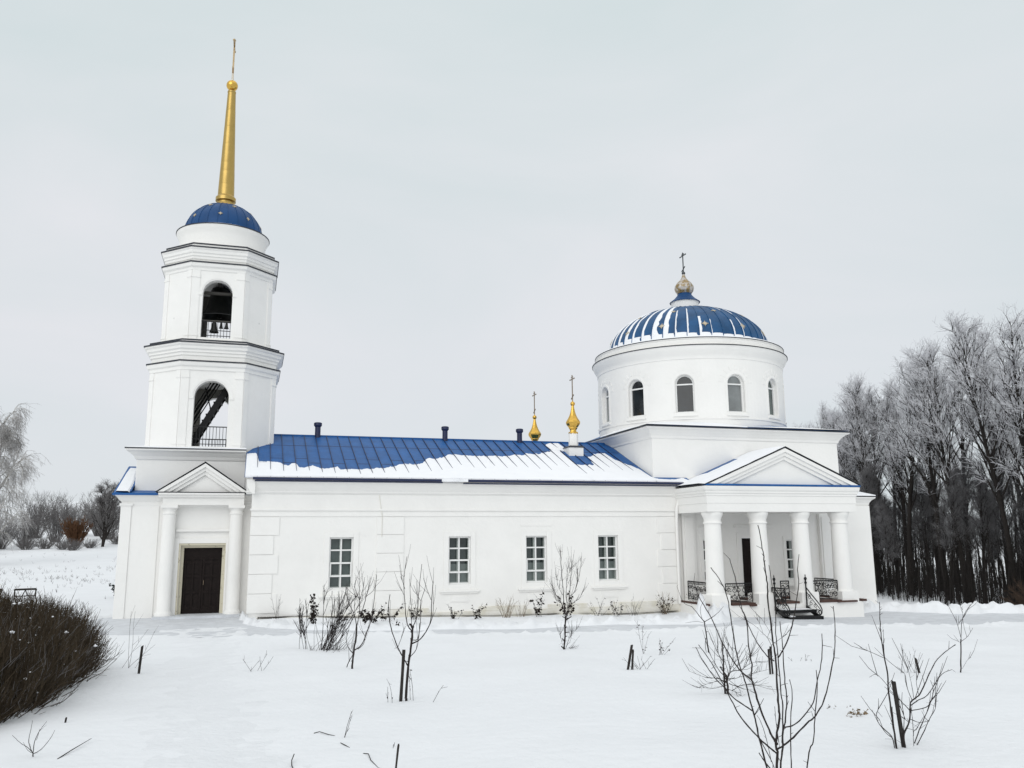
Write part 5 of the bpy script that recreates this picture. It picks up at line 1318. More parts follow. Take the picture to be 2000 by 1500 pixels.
def big_tree(name, seed, H, tr, clear, spread, nl, dens, tw, m_twig, upb=0.12, droop=0.0, forks=1, trunk_m=None, elev=(0.9, 1.6)):
    r = random.Random(seed)
    root = bpy.data.objects.new(name, None); COL.objects.link(root)
    T, Cn = Segs(), Segs()
    tops = []
    for f in range(forks):
        d0 = Vector((r.uniform(-.12, .12), r.uniform(-.12, .12), 1)) if forks > 1 else Vector((r.uniform(-.03, .03), r.uniform(-.03, .03), 1))
        p = Vector((0, 0, -0.6)); pts = [p]; d = d0.normalized(); n = 10
        for i in range(n):
            d = (d+rvec(r)*0.05+Vector((0, 0, 0.04))).normalized(); pts.append(pts[-1]+d*((H*0.93+0.6)/n))
        trr = tr*(1.0 if f == 0 else 0.7)
        T.line([tuple(q) for q in pts], trr, trr*0.12)
        tops.append((pts, trr))
    for i in range(nl):
        pts, trr = tops[i % forks]
        t = clear+(0.98-clear)*((i+r.random())/nl)
        p, dt = at(pts, t)
        az = i*2.4+r.uniform(-.5, .5)
        L = spread*(1.0-0.72*((t-clear)/(1-clear))**1.3)*r.uniform(0.7, 1.15)
        el = r.uniform(*elev)
        d = Vector((math.cos(az), math.sin(az), el))
        lp = grow(r, T, p, d, L, max(trr*(1-t*0.85)*0.50, 0.026), 6, 0.14, upb, 0.014)
        for j in range(int(6*dens)):
            q, dq = at(lp, r.uniform(0.2, 1.0))
            d2 = (dq+rvec(r)*0.75+Vector((0, 0, 0.15-droop))).normalized()
            L2 = L*r.uniform(0.22, 0.45)+0.2
            sp_ = grow(r, T, q, d2, L2, 0.016+tw*0.5, 3, 0.2, 0.05-droop, tw)
            for k in range(int(6*dens)):
                q2, dq2 = at(sp_, r.uniform(0.15, 1.0))
                d3 = (dq2+rvec(r)*0.8+Vector((0, 0, 0.1-droop*1.6))).normalized()
                L3 = r.uniform(0.35, 0.85)*(0.6+spread*0.1)*(1+droop*1.5)
                tp = grow(r, Cn, q2, d3, L3, tw*1.1, 2, 0.25, -droop*0.9, tw*0.6)
                for m_ in range(2+int(dens > 1)):
                    q3, dq3 = at(tp, r.uniform(0.2, 1.0))
                    d4 = (dq3+rvec(r)*0.9+Vector((0, 0, -droop*1.5))).normalized()
                    Cn.add(tuple(q3), tuple(q3+d4*r.uniform(0.2, 0.5)*(1+droop)), tw*0.9, tw*0.5)
    T.build("trunk", trunk_m or BARK, root, 6)
    Cn.build("crown", m_twig, root, 3)
    return root

def spruce(name, seed, H, Rr):
    r = random.Random(seed)
    root = bpy.data.objects.new(name, None); COL.objects.link(root)
    T, Cn = Segs(), Segs()
    T.line([(0, 0, -0.5), (0, 0, H*0.5), (0, 0, H)], 0.14, 0.02)
    n = int(H*4.5)
    for i in range(n):
        z = 0.5+(H-0.6)*i/n
        for k in range(6):
            az = r.uniform(0, 6.28); L = Rr*(1-z/H)*r.uniform(0.75, 1.15)+0.15
            e_ = Vector((math.cos(az), math.sin(az), 0)); pr = Vector((0, 0, z))
            for s in range(int(5+L*7)):
                t = r.uniform(0.15, 1)
                q = pr+e_*L*t+Vector((0, 0, -0.25*L*t*t))
                side = Vector((-e_.y, e_.x, 0))*r.choice((-1, 1))
                d = (e_*0.7+side*r.uniform(0.2, 1)+Vector((0, 0, r.uniform(-.7, .1)))).normalized()
                Cn.add(tuple(q), tuple(q+d*r.uniform(0.25, 0.5)), 0.045, 0.008)
    T.build("trunk", BARK, root, 6); Cn.build("crown", NEEDLE, root, 3)
    return root

def shrub(name, seed, H, W, n, tw, m_twig, m_stem=None):
    r = random.Random(seed)
    root = bpy.data.objects.new(name, None); COL.objects.link(root)
    T, Cn = Segs(), Segs()
    for i in range(n):
        az = r.uniform(0, 6.28); sp_ = r.random()**0.7
        d = Vector((math.cos(az)*sp_*W/H, math.sin(az)*sp_*W/H, 1.0))
        b = Vector((math.cos(az)*sp_*W*0.15, math.sin(az)*sp_*W*0.15, -0.2))
        L = H*r.uniform(0.65, 1.05)
        pts = grow(r, T, b, d, L, tw*2.2, 5, 0.10, 0.02, tw*0.8)
        for j in range(9):
            q, dq = at(pts, r.uniform(0.25, 1))
            tp = grow(r, Cn, q, (dq+rvec(r)*0.6).normalized(), L*r.uniform(0.12, 0.3), tw, 2, 0.2, 0.05, tw*0.5)
            for k in range(4):
                q2, dq2 = at(tp, r.uniform(0.2, 1))
                Cn.add(tuple(q2), tuple(q2+(dq2+rvec(r)*0.8).normalized()*L*r.uniform(0.05, 0.12)), tw*0.7, tw*0.4)
    T.build("stem", m_stem or m_twig, root, 4); Cn.build("twig", m_twig, root, 3)
    return root

used = {}
def put(proto, x, y, rz_, s, label, cat, group=None, dz=0.0, sz=None):
    if proto.name not in used:
        used[proto.name] = 1; o = proto
    else:
        o = copy_tree(proto)
    o.location = (x, y, base_z(x, y)+dz)
    o.rotation_euler = (0, 0, rz_)
    o.scale = (s, s, sz or s)
    return tag(o, label, cat, group)

rnd = random.Random(21)
lind = [big_tree("bare_tree", 100+i, 17.0, 0.21, [0.42, 0.36, 0.46, 0.38, 0.42][i], [3.6, 4.4, 3.3, 3.9, 4.2][i], [30, 32, 28, 32, 32][i], 1.0, 0.0105, FROST, elev=(1.3, 2.6)) for i in range(5)]
thin = [big_tree("bare_tree", 140+i, 13.0, 0.13, 0.30, 2.4, 26, 1.2, 0.0095, FROSTD, elev=(1.1, 2.4)) for i in range(3)]
GW = "bare trees of the wood beside the church"
LF = "tall bare tree with frosted crown standing in the wood beyond the church"
LT = "slim bare tree with dark trunk and grey twigs in the wood beyond the church"
# front edge of the wood, from the far end behind the rotunda to the near end
edge_pts = [(63, 52, 1.02), (58.5, 44, 1.05), (62, 40, 1.12), (56, 36, 1.16), (52.5, 31.5, 1.14), (57, 29, 1.2), (51, 26, 1.16), (54, 23, 1.2), (49.5, 20.5, 1.14), (47.6, 17, 1.12), (52, 17.5, 1.2), (48.4, 13.5, 1.18), (50.5, 10.5, 1.20), (46.2, 10.5, 1.12), (44.6, 6.8, 1.12), (47.5, 5, 1.2), (43.5, 3.5, 1.0), (53.5, 13, 1.18), (56, 20, 1.08), (54.2, 33.5, 1.06), (53.0, 34.8, 0.95), (57.0, 41.5, 1.02), (59.5, 47.5, 1.0), (55.0, 30.5, 1.12), (56.5, 43.5, 0.95)]
for i, (x, y, s) in enumerate(edge_pts):
    put(lind[i % 5], x, y, rnd.uniform(0, 6.28), s, LF, "tree", GW)
for i in range(6):
    t = rnd.random()
    y = 4+46*t
    x = 46+12*t+rnd.uniform(3, 22)
    put(lind[rnd.randrange(5)], x, y, rnd.uniform(0, 6.28), rnd.uniform(0.82, 0.98), LF, "tree", GW)
for i in range(74):
    t = rnd.random()
    y = 2+50*t
    x = 43.5+13*t+rnd.uniform(-1.5, 16)
    put(thin[rnd.randrange(3)], x, y, rnd.uniform(0, 6.28), rnd.uniform(0.5, 0.85), LT, "tree", GW)
# two smaller trees seen over the rotunda roof
put(lind[2], 55.2, 39.4, 1.0, 1.04, "smaller frosted tree just over the roof edge of the rotunda, first from the dome", "tree")
put(lind[1], 55.0, 36.6, 2.0, 1.0, "frosted tree over the rotunda roof edge, second from the dome", "tree")
spr = [spruce("spruce", 7, 9.5, 2.3), spruce("spruce", 8, 8.0, 2.6)]
for i, (x, y, s) in enumerate([(48.5, 6.2, 1.15), (49, 2.6, 1.2), (54, 10, 1.2), (58, 18, 1.1), (57, 6, 1.2)]):
    put(spr[i % 2], x, y, i*1.1, s, "dark spruce standing among the bare trunks of the wood", "tree", "dark spruces in the wood")
# thin dark growth that fills the floor of the wood
ug = Segs()
for i in range(3400):
    t = rnd.random(); y = -2+56*t; x = 41.5+13*t+abs(rnd.gauss(0, 9))-1
    z = base_z(x, y)-0.3
    h = rnd.choice((rnd.uniform(0.6, 2.5), rnd.uniform(2, 7.5)))
    lean = rvec(rnd)*0.10*h
    rr_ = 0.008+0.0055*h*rnd.random()
    a = (x, y, z); b = (x+lean.x*0.5, y+lean.y*0.5, z+h*0.5); c = (x+lean.x*1.3, y+lean.y*1.3, z+h)
    ug.add(a, b, rr_*1.3, rr_); ug.add(b, c, rr_, 0.004)
    for k in range(5):
        u = rnd.uniform(0.3, 1); q = Vector(a).lerp(Vector(c), u)
        ug.add(tuple(q), tuple(q+(rvec(rnd)*0.8+Vector((0, 0, .5)))*rnd.uniform(0.3, 0.9)), 0.011, 0.004)
u_ = ug.build("undergrowth", BARK, None, 3); u_['kind'] = 'stuff'
sh_brown = shrub("brown_shrub", 31, 1.5, 1.7, 90, 0.012, BROWNT)
put(sh_brown, 36.6, 1.6, 0.3, 1.1, "low brown leafless shrub at the edge of the wood behind the snowbank", "shrub", None, -0.1)
put(sh_brown, 38.9, 1.0, 1.9, 1.15, "brown leafless shrub at the edge of the wood by the picture's side", "shrub", None, -0.1)

# far trees beyond the field
birch = big_tree("birch", 61, 12.5, 0.16, 0.18, 4.6, 32, 1.36, 0.0095, BIRCHT, upb=0.05, droop=0.42, trunk_m=BIRCHB, elev=(0.9, 1.9))
put(birch, -20.6, 48, 0.4, 1.02, "weeping birch hung with frost beyond the field, beside the hedge benches", "tree")
big = shrub("shrub_tree", 41, 6.0, 3.4, 80, 0.013, GREYT)
big2 = shrub("shrub_tree", 42, 5.0, 3.8, 90, 0.013, GREYT)
low2 = shrub("low_bush", 43, 1.8, 2.2, 60, 0.011, GREYT)
tre = big_tree("field_tree", 62, 7.6, 0.20, 0.16, 3.6, 30, 1.17, 0.011, GREYT, upb=0.10, forks=2)
GF = "leafless trees along the far side of the field"
put(tre, -15.6, 72, 0.5, 0.86, "dark wide-crowned leafless tree at the field's edge, nearest the bell tower", "tree", GF)
put(big, -21.8, 80, 0.2, 0.88, "grey bushy leafless tree between the birch and the russet tree", "tree", GF)
put(big2, -17.2, 86, 1.4, 1.0, "grey leafless tree filling the gap behind the russet tree", "tree", GF)
for i, (x, y, s, k) in enumerate([(-25.0, 70, 0.9, big2), (-27.5, 66, 1.0, big), (-23.6, 74, 0.75, big2), (-30, 72, 1.1, big2), (-13, 92, 1.2, big), (-19.6, 95, 1.1, big), (-26, 90, 1.1, big), (-23, 98, 1.0, big2), (-10, 95, 1.2, big2), (-8, 84, 1.2, big), (-15, 100, 1.2, big)]):
    put(k, x, y, i*0.9, s*0.82, "grey leafless tree in the thicket along the far side of the field", "tree", "thicket trees along the field")
rus = shrub("russet_tree", 44, 2.9, 1.5, 70, 0.03, ORANGE)
put(rus, -18.6, 74, 0, 1.0, "small russet tree that has kept its leaves, far across the field", "tree")
for i, (x, y, s) in enumerate([(-20.8, 70, .8), (-18.6, 68, .75), (-17.4, 66.5, .7), (-22.3, 69, .8), (-24.6, 62, 1.1), (-26.6, 58, 1.15), (-14.6, 76, .8), (-16.4, 70, .6)]):
    put(low2, x, y, i*1.3, s, "low grey bush on the snowy far edge of the field", "bush", "low bushes on the field's edge")
# dry grass standing out of the snow of the field
dg = Segs()
for i in range(330):
    if rnd.random() < 0.6:
        cx_, cy_ = rnd.choice(((-12, 30), (-16, 36), (-10, 40), (-14, 22), (-8.5, 26), (-19, 40)))
        x, y = cx_+rnd.gauss(0, 1.6), cy_+rnd.gauss(0, 1.2)
    else:
        x, y = rnd.uniform(-24, -5.5), rnd.uniform(9, 62)
    z = base_z(x, y)
    for k in range(3):
        dg.add((x, y, z-0.05), (x+rnd.gauss(0, .10), y+rnd.gauss(0, .10), z+rnd.uniform(.06, .24)), 0.008, 0.003)
o = dg.build("dry_grass", GREYT, None, 3); o['kind'] = 'stuff'

# hedge-like bush by the viewer
hb = empty("bush", (-4.9, -15.8, 0.3), "large dense dark bush of upright bare twigs flecked with snow", "bush")
HS = Segs(); HT = Segs(); r = random.Random(77)
hc = Vector((-4.9, -16.4, 0))
def hedge_top(u, v):
    q = (abs(u)**4+abs(v)**4)
    return 1.36*max(0.0, 1-q)**0.30
cl = []
for i in range(15000):
    u, v = r.uniform(-1, 1), r.uniform(-1, 1)
    if u < -0.55 and r.random() < 0.5: u = r.uniform(0.3, 1)
    if abs(u)**4+abs(v)**4 > 1: continue
    bx, by = hc.x+2.25*u*0.96, hc.y+4.5*v*0.96
    z0 = base_z(bx, by)-0.12
    h = hedge_top(u, v)*(1+0.16*fnoise(bx*1.3, by*1.3, 2.0, 3))*r.uniform(0.66, 1.08)+0.12
    if fnoise(bx*2.2, by*2.2, 7.0, 2) > 0.42 and r.random() < 0.75: continue
    ox = 0.42*u*abs(u)**1.5*r.uniform(0.4, 1.3)+r.gauss(0, 0.09); oy = 0.42*v*abs(v)**1.5*r.uniform(0.4, 1.3)+r.gauss(0, 0.09)
    a = Vector((bx, by, z0)); c = Vector((bx+ox, by+oy, z0+h)); b = a.lerp(c, 0.5)+Vector((r.gauss(0, .05)+ox*0.12, r.gauss(0, .05)+oy*0.12, 0))
    HS.add(tuple(a), tuple(b), 0.0075, 0.006); HS.add(tuple(b), tuple(c), 0.006, 0.0022)
    for k in range(4):
        q = b.lerp(c, r.uniform(-0.5, 0.95))
        d = ((c-b).normalized()+rvec(r)*0.55).normalized()
        (HT if r.random() < 0.16+0.25*(by > -14) else HS).add(tuple(q), tuple(q+d*r.uniform(0.10, 0.30)), 0.0042, 0.0018)
    if r.random() < 0.028: cl.append(a.lerp(c, r.uniform(0.7, 1.0)))
ob = HS.build("twig", TWIGB, hb, 3); ob['kind'] = 'stuff'
ob.location = -Vector(hb['_o'])
ob = HT.build("frosted_tip", GREYT, hb, 3); ob['kind'] = 'stuff'
ob.location = -Vector(hb['_o'])
sc = MB()
for q in cl:
    s_ = r.choice((0.010, 0.012, 0.016, 0.02, 0.032))*r.uniform(0.7, 1.2)
    n = 7
    pr = [(0.001, -0.5*s_), (0.8*s_, -0.2*s_), (s_, 0.1*s_), (0.6*s_, 0.5*s_), (0.001, 0.65*s_)]
    o0 = len(sc.v); sc.lathe(pr, (q.x, q.y, q.z), n)
    for i in range(o0, len(sc.v)):
        p = sc.v[i]; sc.v[i] = (p[0]+r.gauss(0, .15)*s_, p[1]+r.gauss(0, .15)*s_, p[2]+r.gauss(0, .15)*s_)
o = sc.build("clinging_snow", SNOWR, hb, smooth=True); o['kind'] = 'stuff'

# young fruit trees in the snow
def sapling(key, name, label, cat, group=None, m=None, spur=1.0, seed=1, ntrunk=1, k=0.6, twigs=0):
    L = BAKED[key]; k_ = k
    base = L[0][0][0]
    e_ = empty(name, base, label, cat, group)
    r = random.Random(seed)
    T = MB(); Cn = MB()
    for i, (pts, r0, r1) in enumerate(L):
        pts = [Vector(p) for p in pts]; r0 *= k_; r1 *= max(k_, 0.72)
        if i == 0: pts = [pts[0]+(pts[0]-pts[1]).normalized()*0.25]+pts
        # round off the corners and give the bark its small kinks
        fine = []
        for k in range(len(pts)-1):
            p0 = pts[max(k-1, 0)]; p1 = pts[k]; p2 = pts[k+1]; p3 = pts[min(k+2, len(pts)-1)]
            for s in range(4):
                t = s/4
                fine.append(0.5*((2*p1)+(p2-p0)*t+(2*p0-5*p1+4*p2-p3)*t*t+(3*p1-p0-3*p2+p3)*t**3)+rvec(r)*r0*0.30)
        fine.append(pts[-1])
        n = len(fine)
        rads = [(r0+(r1-r0)*k/(n-1))*r.uniform(0.88, 1.15) for k in range(n)]
        (T if i < ntrunk else Cn).tube(fine, rads, 7 if i < ntrunk else 6)
        Ln = sum((fine[k+1]-fine[k]).length for k in range(n-1))
        for k in range(int(Ln*9*spur)):
            j = r.randrange(1, n); q = fine[j]; d = ((fine[j]-fine[j-1]).normalized()+rvec(r)*1.1).normalized()
            l_ = r.choice((0.015, 0.02, 0.03, 0.05))*(1+spur)
            Cn.tube([q, q+d*l_], [r1*0.9, r1*0.5], 4)
    B_ = [q for q in Cn.v]
    if twigs:
        for pts, r0, r1 in L[1:]:
            P_ = [Vector(p) for p in pts]
            for k in range(twigs):
                q, dq = at(P_, r.uniform(0.25, 1.0))
                d = (dq+rvec(r)*0.55+Vector((0, 0, 0.25))).normalized()
                l_ = r.uniform(0.10, 0.38)
                Cn.tube([q, q+d*l_*0.5+rvec(r)*0.01, q+d*l_+Vector((0, 0, l_*0.12))], [0.0032, 0.0026, 0.0016], 4)
    T.build("trunk", m or TWIGD, e_, smooth=True)
    Cn.build("crown", m or TWIGD, e_, smooth=True)
    return e_
sapling('fg', "young_tree", "nearest young fruit tree, its tall bare shoots crossing the portico", "tree", None, spur=0.5, seed=2, ntrunk=1, k=0.76)
sapling('s790', "young_tree", "dark young fruit tree tied beside a stout stake before the nave", "tree", None, spur=0.5, seed=3, k=0.56, twigs=2)
sapling('s685', "young_tree", "young bare tree with low side shoots before the nave's first window", "tree", None, spur=0.5, seed=4, twigs=5)
sapling('t1103', "young_tree", "slender young tree with an upright oval crown before the nave's third window", "tree", None, spur=2.2, seed=5, k=0.52, twigs=9)
sapling('b1775', "young_tree", "sprawling many-stemmed young tree with one very tall shoot beside a square stake", "tree", None, spur=0.8, seed=6, k=0.72, twigs=2)
sapling('s1876', "young_tree", "thin young tree with few twigs standing alone towards the wood", "tree", None, spur=0.4, seed=7, twigs=2)
sapling('s1383', "young_tree", "forked young tree in front of the portico's west column", "tree", None, spur=0.4, seed=8, k=0.75)
sapling('b1425', "young_tree", "small twiggy tree spreading flat branches behind the nearest young tree", "tree", None, spur=2.0, seed=9, k=0.8, twigs=4)
sapling('s1505', "young_tree", "little tree by a short stake below the portico steps", "tree", None, spur=0.6, seed=10, twigs=3)
sapling('p60', "young_shrub", "tiny bare shrub in the snow before the big dark bush", "shrub", None, spur=0.6, seed=11, k=0.8)

# the leaning many-stemmed shrub before the first window of the nave
ls_ = empty("leaning_shrub", (1.62, -10.7, 0.15), "leafless shrub with many stems leaning east before the nave's first window", "shrub")
T, Cn = Segs(), Segs(); r = random.Random(15)
for i in range(19):
    main = i < 14
    b = Vector((1.66+r.gauss(0, .06), -10.7+r.gauss(0, .08), 0.05)) if main else Vector((1.35+r.gauss(0, .14), -10.6+r.gauss(0, .1), 0.05))
    lean = r.uniform(0.1, 1.25) if main else r.uniform(-0.25, 0.1)
    d = Vector((lean, r.gauss(0, .25), 1.15))
    Lh = r.uniform(0.9, 1.55) if main else r.uniform(0.6, 1.25)
    pts = grow(r, T, b, d, Lh, 0.0075 if main else 0.004, 6, 0.07, 0.06, 0.005)
    for k in range(7):
        q, dq = at(pts, r.uniform(0.3, 1))
        tp = grow(r, Cn, q, (dq+rvec(r)*0.5+Vector((0, 0, .25))).normalized(), r.uniform(0.15, 0.5), 0.0055, 3, 0.12, 0.08, 0.0025)
        for m_ in range(2):
            q2, dq2 = at(tp, r.uniform(0.2, 0.9)); Cn.add(tuple(q2), tuple(q2+(dq2+rvec(r)*0.7).normalized()*r.uniform(.06, .2)), 0.0035, 0.002)
for i in range(60):
    b = Vector((1.8+r.gauss(0, .25), -10.9+r.gauss(0, .2), 0.1)); d = Vector((r.uniform(-.4, 1.2), r.gauss(0, .4), 1))
    grow(r, Cn, b, d, r.uniform(.2, .75), 0.0045, 3, 0.2, 0.0, 0.002)
for S_, nm in ((T, "stem"), (Cn, "twig")):
    o = S_.build(nm, TWIGD, ls_, 4); o.location = -Vector(ls_['_o'])

# stakes
def stake(name, x, y, h, w, label, lean=(0, 0), square=True, second=None):
    z = base_z(x, y)
    b = MB()
    def post(x0, y0, hh, ww, lx, ly):
        o = lambda r_: [(-r_, -r_), (r_, -r_), (r_, r_), (-r_, r_)]
        zs_ = [-0.3, 0.0, hh*0.5, hh-0.01, hh]
        rr_ = random.Random(int(x0*100))
        rings = []
        for zz in zs_:
            k = ww*(1+rr_.uniform(-.08, .08))*(0.9 if zz == hh else 1)
            rings.append([(x0+px_+lx*zz, y0+py_+ly*zz, z+zz+(rr_.uniform(-.015, .015) if zz == hh else 0)) for px_, py_ in o(k)])
        vs = [p for q in rings for p in q]; n = 4
        fs = [tuple(range(4))[::-1], tuple(range(16, 20))]
        for k in range(4):
            for i in range(4):
                j = (i+1) % 4; fs.append((k*4+i, k*4+j, k*4+4+j, k*4+4+i))
        b.add(vs, fs)
    post(x, y, h, w, *lean)
    if second: post(*second)
    o = b.build(name, WOOD, None, bevel=0.004, origin=(x, y, z))
    return tag(o, label, "stake")
stake("stake", -1.78, -14.25, 0.46, 0.019, "grey wooden stake alone in the snow between the bush and the tower path", (0.06, 0))
stake("stake", 2.11, -18.75, 0.62, 0.020, "stout stake tied to the dark young fruit tree before the nave", (0.05, 0))
stake("stake", 6.43, -16.88, 0.42, 0.017, "pair of short dark stakes leaning together in the middle of the snow", (0.22, 0), True, (6.50, -16.9, 0.33, 0.013, 0.10, 0))
stake("stake", 8.28, -18.42, 0.40, 0.013, "short stake beside the little tree below the portico steps", (-0.02, 0), True, (8.34, -18.4, 0.43, 0.012, -0.04, 0))
stake("stake", 6.03, -23.98, 0.60, 0.0145, "square grey stake beside the sprawling young tree near the viewer", (-0.09, 0))
stake("stake", 10.5, -19.28, 0.24, 0.014, "low slanting stake between the sprawling tree and the lone thin tree", (-0.2, 0))
stake("stake", -1.95, -19.72, 0.10, 0.010, "stub of a stake in the snow before the big dark bush", (0.1, 0))
stake("stake", 1.34, -23.03, 0.17, 0.008, "thin broken stake close to the viewer in the empty snow", (0.1, 0))

GQ_ = "withered plants in the open snow"
# withered garden plants: along the nave's foot and in the open snow
def dry_plant(x, y, h, n, spread, leaves, label, m=None, leaf_m=None, name="dry_plant", cat="plant", group=None, leaf=0.05, lean=0.0):
    z = ground_z(x, y) if -12 < x < 42 else base_z(x, y)
    e_ = empty(name, (x, y, z), label, cat, group)
    r = random.Random(int(abs(x*131+y*17)*10))
    T = Segs(); Lf = MB()
    for i in range(n):
        az = r.uniform(0, 6.28)
        d = Vector((math.cos(az)*spread+lean, math.sin(az)*spread*0.6, 1))
        L = h*1.55*r.uniform(0.55, 1.08)
        pts = grow(r, T, (x+r.gauss(0, min(spread, 0.45)*0.2), y+r.gauss(0, 0.03), z-0.06), d, L, 0.005 if group != GQ_ else 0.0033, 4, 0.10, 0.0, 0.002)
        for k in range(2):
            q, dq = at(pts, r.uniform(.3, .95)); T.add(tuple(q), tuple(q+(dq+rvec(r)*0.7).normalized()*L*r.uniform(.12, .3)), 0.0035 if group != GQ_ else 0.0024, 0.0015)
        for k in range(leaves):
            q, dq = at(pts, r.uniform(0.25, 1.0))
            a = rvec(r); a.z = -abs(a.z)*0.8; s_ = leaf*r.uniform(0.6, 1.4); bb = a.cross(rvec(r)).normalized()
            c = q+a*s_*1.5
            Lf.add([q, q.lerp(c, 0.5)+bb*s_*0.5, c, q.lerp(c, 0.5)-bb*s_*0.5+rvec(r)*s_*0.3], [(0, 1, 2), (0, 2, 3)])
    o = T.build("stem", m or TWIGD, e_, 4); o.location = -Vector(e_['_o'])
    if Lf.v: Lf.build("foliage", leaf_m or DEADLEAF, e_)
    return e_
GQ_ = "withered plants in the open snow"
GP = "withered plants along the foot of the nave wall"
W = dry_plant
W(0.95, -0.55, 0.62, 5, 0.15, 0, "few thin dry stalks at the nave's west corner", group=GP)
W(0.25, -0.9, 0.12, 5, 0.5, 3, "tiny dark weed by the corner of the nave", group=GP, leaf=.03)
W(1.95, -3.2, 0.62, 9, 0.20, 22, "dark bushy withered plant with clinging leaves left of the leaning shrub", group=GP, leaf=.055)
W(2.9, -2.2, 0.30, 10, 0.7, 8, "low dark plant under the nave's first window", group=GP, leaf=.05)
W(3.75, -2.9, 0.42, 14, 0.6, 16, "brown clump of fallen leaves behind the low-branched young tree", group=GP, leaf=.06)
W(4.4, -1.9, 0.55, 5, 0.5, 8, "dark leafy stems leaning before the nave's middle pier", group=GP, leaf=.07, lean=.3)
W(4.55, -3.3, 0.16, 7, 0.9, 7, "scatter of dark leaves on the snow by the middle pier", group=GP, leaf=.06)
W(5.55, -1.4, 0.34, 12, 0.5, 6, "brown dry clump just past the nave's middle pier", group=GP, leaf=.05)
W(7.0, -1.2, 0.38, 9, 0.55, 5, "thin dry plant below the nave's second window", group=GP, leaf=.05)
W(7.75, -1.3, 0.48, 6, 0.55, 8, "dark leafy stems right of the second window", group=GP, leaf=.07, lean=.25)
W(8.95, -0.9, 0.55, 26, 0.5, 0, "dense fan of dry straw stalks between the second and third windows", m=STRAW, group=GP)
W(9.55, -0.8, 0.45, 10, 0.35, 0, "sparse dry stalks just before the third window", m=STRAW, group=GP)
W(10.25, -1.0, 0.62, 7, 0.40, 9, "tall dark plant with drooping leaves under the third window", group=GP, leaf=.075)
W(11.3, -1.1, 0.62, 7, 0.60, 10, "dark leafy plant leaning towards the slender young tree", group=GP, leaf=.085, lean=-.3)
W(12.6, -0.9, 0.62, 9, 0.7, 3, "loose arching dry stems left of the fourth window", group=GP, leaf=.04)
W(13.3, -1.0, 0.50, 9, 0.5, 6, "dry plant with small leaves under the fourth window", group=GP, leaf=.05)
W(14.1, -0.8, 0.48, 10, 0.5, 0, "fine dry stalks right of the fourth window", group=GP)
W(15.45, -0.7, 0.58, 26, 0.55, 4, "reddish dry clump by the nave's east corner", m=STRAW, group=GP, leaf=.05)
W(16.9, -1.1, 0.75, 16, 0.6, 3, "twiggy clump at the downpipe beside the portico", group=GP, leaf=.04)
GQ_ = "withered plants in the open snow"
W(8.0, -14.25, 0.46, 3, 0.22, 6, "upright withered stalk with seed heads in the middle of the snow", group=GQ_, leaf=.025)
W(8.15, -14.6, 0.30, 6, 0.75, 6, "arching withered stalks right of the seed-head stalk", group=GQ_, leaf=.022, lean=.4)
W(6.65, -16.85, 0.26, 9, 0.9, 0, "spray of fine stalks at the foot of the paired stakes", group=GQ_)
W(1.95, -18.79, 0.20, 2, 0.1, 2, "cattail-like stalk left of the staked fruit tree", group=GQ_, leaf=.03)
W(2.33, -18.7, 0.32, 2, 0.25, 3, "weed stalk right at the trunk of the staked fruit tree", group=GQ_, leaf=.02, lean=.2)
W(0.24, -14.7, 0.32, 5, 0.7, 0, "thin forked weed in the snow towards the tower door", group=GQ_)
W(1.04, -21.35, 0.24, 2, 0.05, 0, "two parallel leaning stalks near the viewer", group=GQ_, lean=.35)
W(1.47, -22.05, 0.09, 2, 0.4, 0, "tiny tick-shaped twig near the viewer", group=GQ_)
W(7.0, -21.9, 0.07, 12, 1.2, 3, "flattened brown weeds left of the sprawling tree", m=STRAW, group=GQ_, leaf=.02)
W(6.75, -22.4, 0.10, 14, 0.9, 4, "straw-coloured tuft behind the sprawling tree", m=STRAW, leaf_m=STRAW, group=GQ_, leaf=.03)
W(10.35, -19.2, 0.30, 9, 0.5, 0, "tangle of fine stalks beside the low slanting stake", group=GQ_)
W(9.55, -14.7, 0.42, 7, 0.25, 0, "thin stalks at the foot of the forked young tree", group=GQ_)
W(-2.1, -13.2, 0.75, 5, 0.55, 0, "long arching grass stalks at the end of the big bush", m=GREYT, group=GQ_, lean=.4)
W(10.2, -16.6, 0.12, 6, 0.9, 0, "short weeds far right before the snow path", group=GQ_)
W(2.45, -19.15, 0.26, 1, 0.0, 0, "single slanting stalk right of the staked fruit tree", group=GQ_, lean=.5)
W(-5.7, 12.8, 0.62, 26, 0.7, 14, "small dark evergreen shrub at the tower's west corner", m=NEEDLE, leaf_m=NEEDLE, name="small_shrub", cat="shrub", leaf=.08)

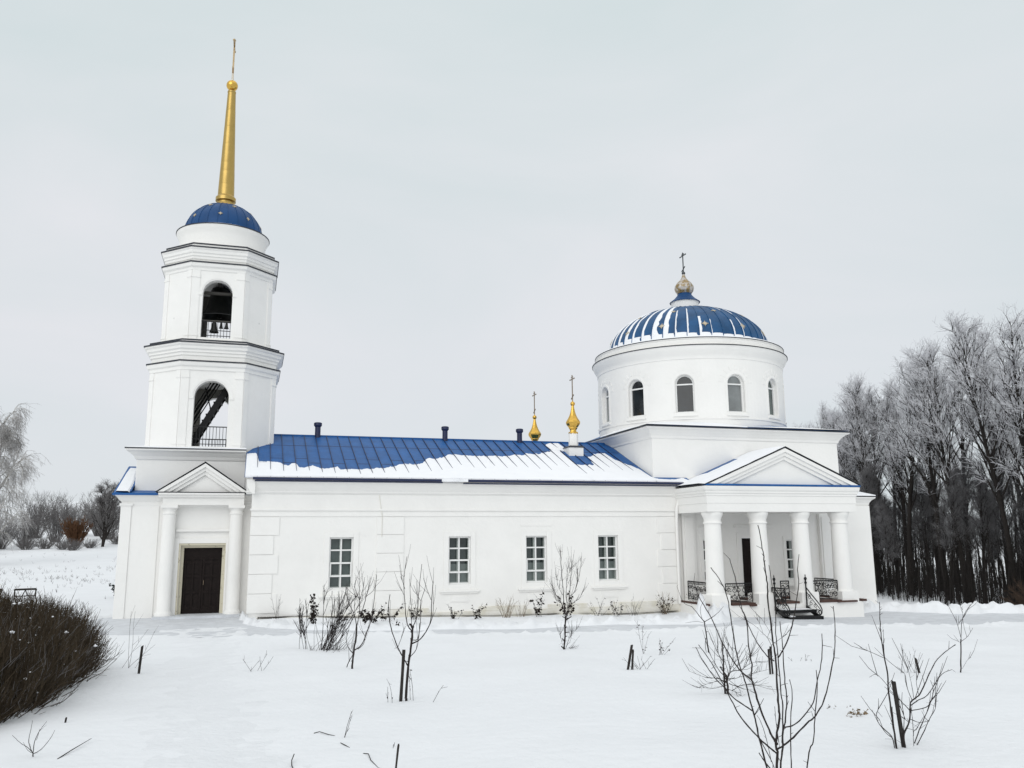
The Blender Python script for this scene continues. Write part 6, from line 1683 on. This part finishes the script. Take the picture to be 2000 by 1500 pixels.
# twigs lying half buried
def lying(name, pts, rad_, label):
    b = MB()
    P_ = [(x, y, ground_z(x, y)+dz) for x, y, dz in pts]
    b.tube(P_, [rad_]*(len(P_)-1)+[rad_*0.5], 5)
    o = b.build(name, TWIGD, None, smooth=True, origin=P_[0])
    return tag(o, label, "twig")
lying("fallen_twig", [(0.76, -21.05, .004), (0.82, -21.03, .012), (0.90, -21.2, .010), (0.97, -21.25, .0)], 0.0045, "wavy fallen twig farthest of those near the viewer")
lying("fallen_twig", [(0.99, -21.62, .0), (1.02, -21.78, .008), (1.05, -21.93, .0)], 0.0045, "short straight twig lying near the viewer")
lying("fallen_twig", [(1.14, -22.28, .0), (1.18, -22.36, .012), (1.17, -22.6, .006), (1.20, -22.9, -.002), (1.28, -23.1, .006), (1.36, -23.2, .0)], 0.004, "long curved twig half buried near the viewer")
lying("fallen_twig", [(0.49, -22.25, .05), (0.46, -22.42, .03), (0.455, -22.55, .012), (0.48, -22.9, .0)], 0.005, "bent twig at the picture's lower edge")
lying("fallen_twig", [(-1.62, -21.85, .0), (-1.56, -21.5, .02), (-1.47, -21.0, .03)], 0.005, "straight twig lying before the big dark bush")

# two benches out in the field
def bench(x, y, rz_, label):
    z = base_z(x, y)
    e_ = empty("bench", (x, y, z), label, "bench", "benches out in the field", rz_)
    b = MB(); b.box(-0.46, 0.46, -0.16, 0.16, 0.40, 0.44); b.prism([(-0.45, 0.44), (0.45, 0.44), (0.43, 0.475), (-0.43, 0.475)], 'y', -0.15, 0.15)
    o = b.build("seat", WOOD, None, bevel=0.006); o.parent = e_
    for s in (-1, 1):
        b = MB(); b.box(s*0.42-0.025, s*0.42+0.025, -0.14, -0.09, -0.25, 0.40); b.box(s*0.42-0.025, s*0.42+0.025, 0.09, 0.14, -0.25, 0.40); b.box(s*0.42-0.02, s*0.42+0.02, -0.09, 0.09, 0.10, 0.15)
        o = b.build("leg", WOOD, None); o.parent = e_
    b = MB(); b.box(-0.40, 0.40, -0.02, 0.02, 0.12, 0.16); b.tube([(-0.12, 0, .14), (0, 0, .40)], .02, 5); b.tube([(0.12, 0, .14), (0, 0, .40)], .02, 5)
    o = b.build("brace", WOOD, None); o.parent = e_
bench(-9.75, 13.3, 0.25, "grey wooden bench in the field behind the big bush, nearer the tower")
bench(-11.25, 13.6, -0.1, "grey wooden bench in the field cut by the picture's edge")
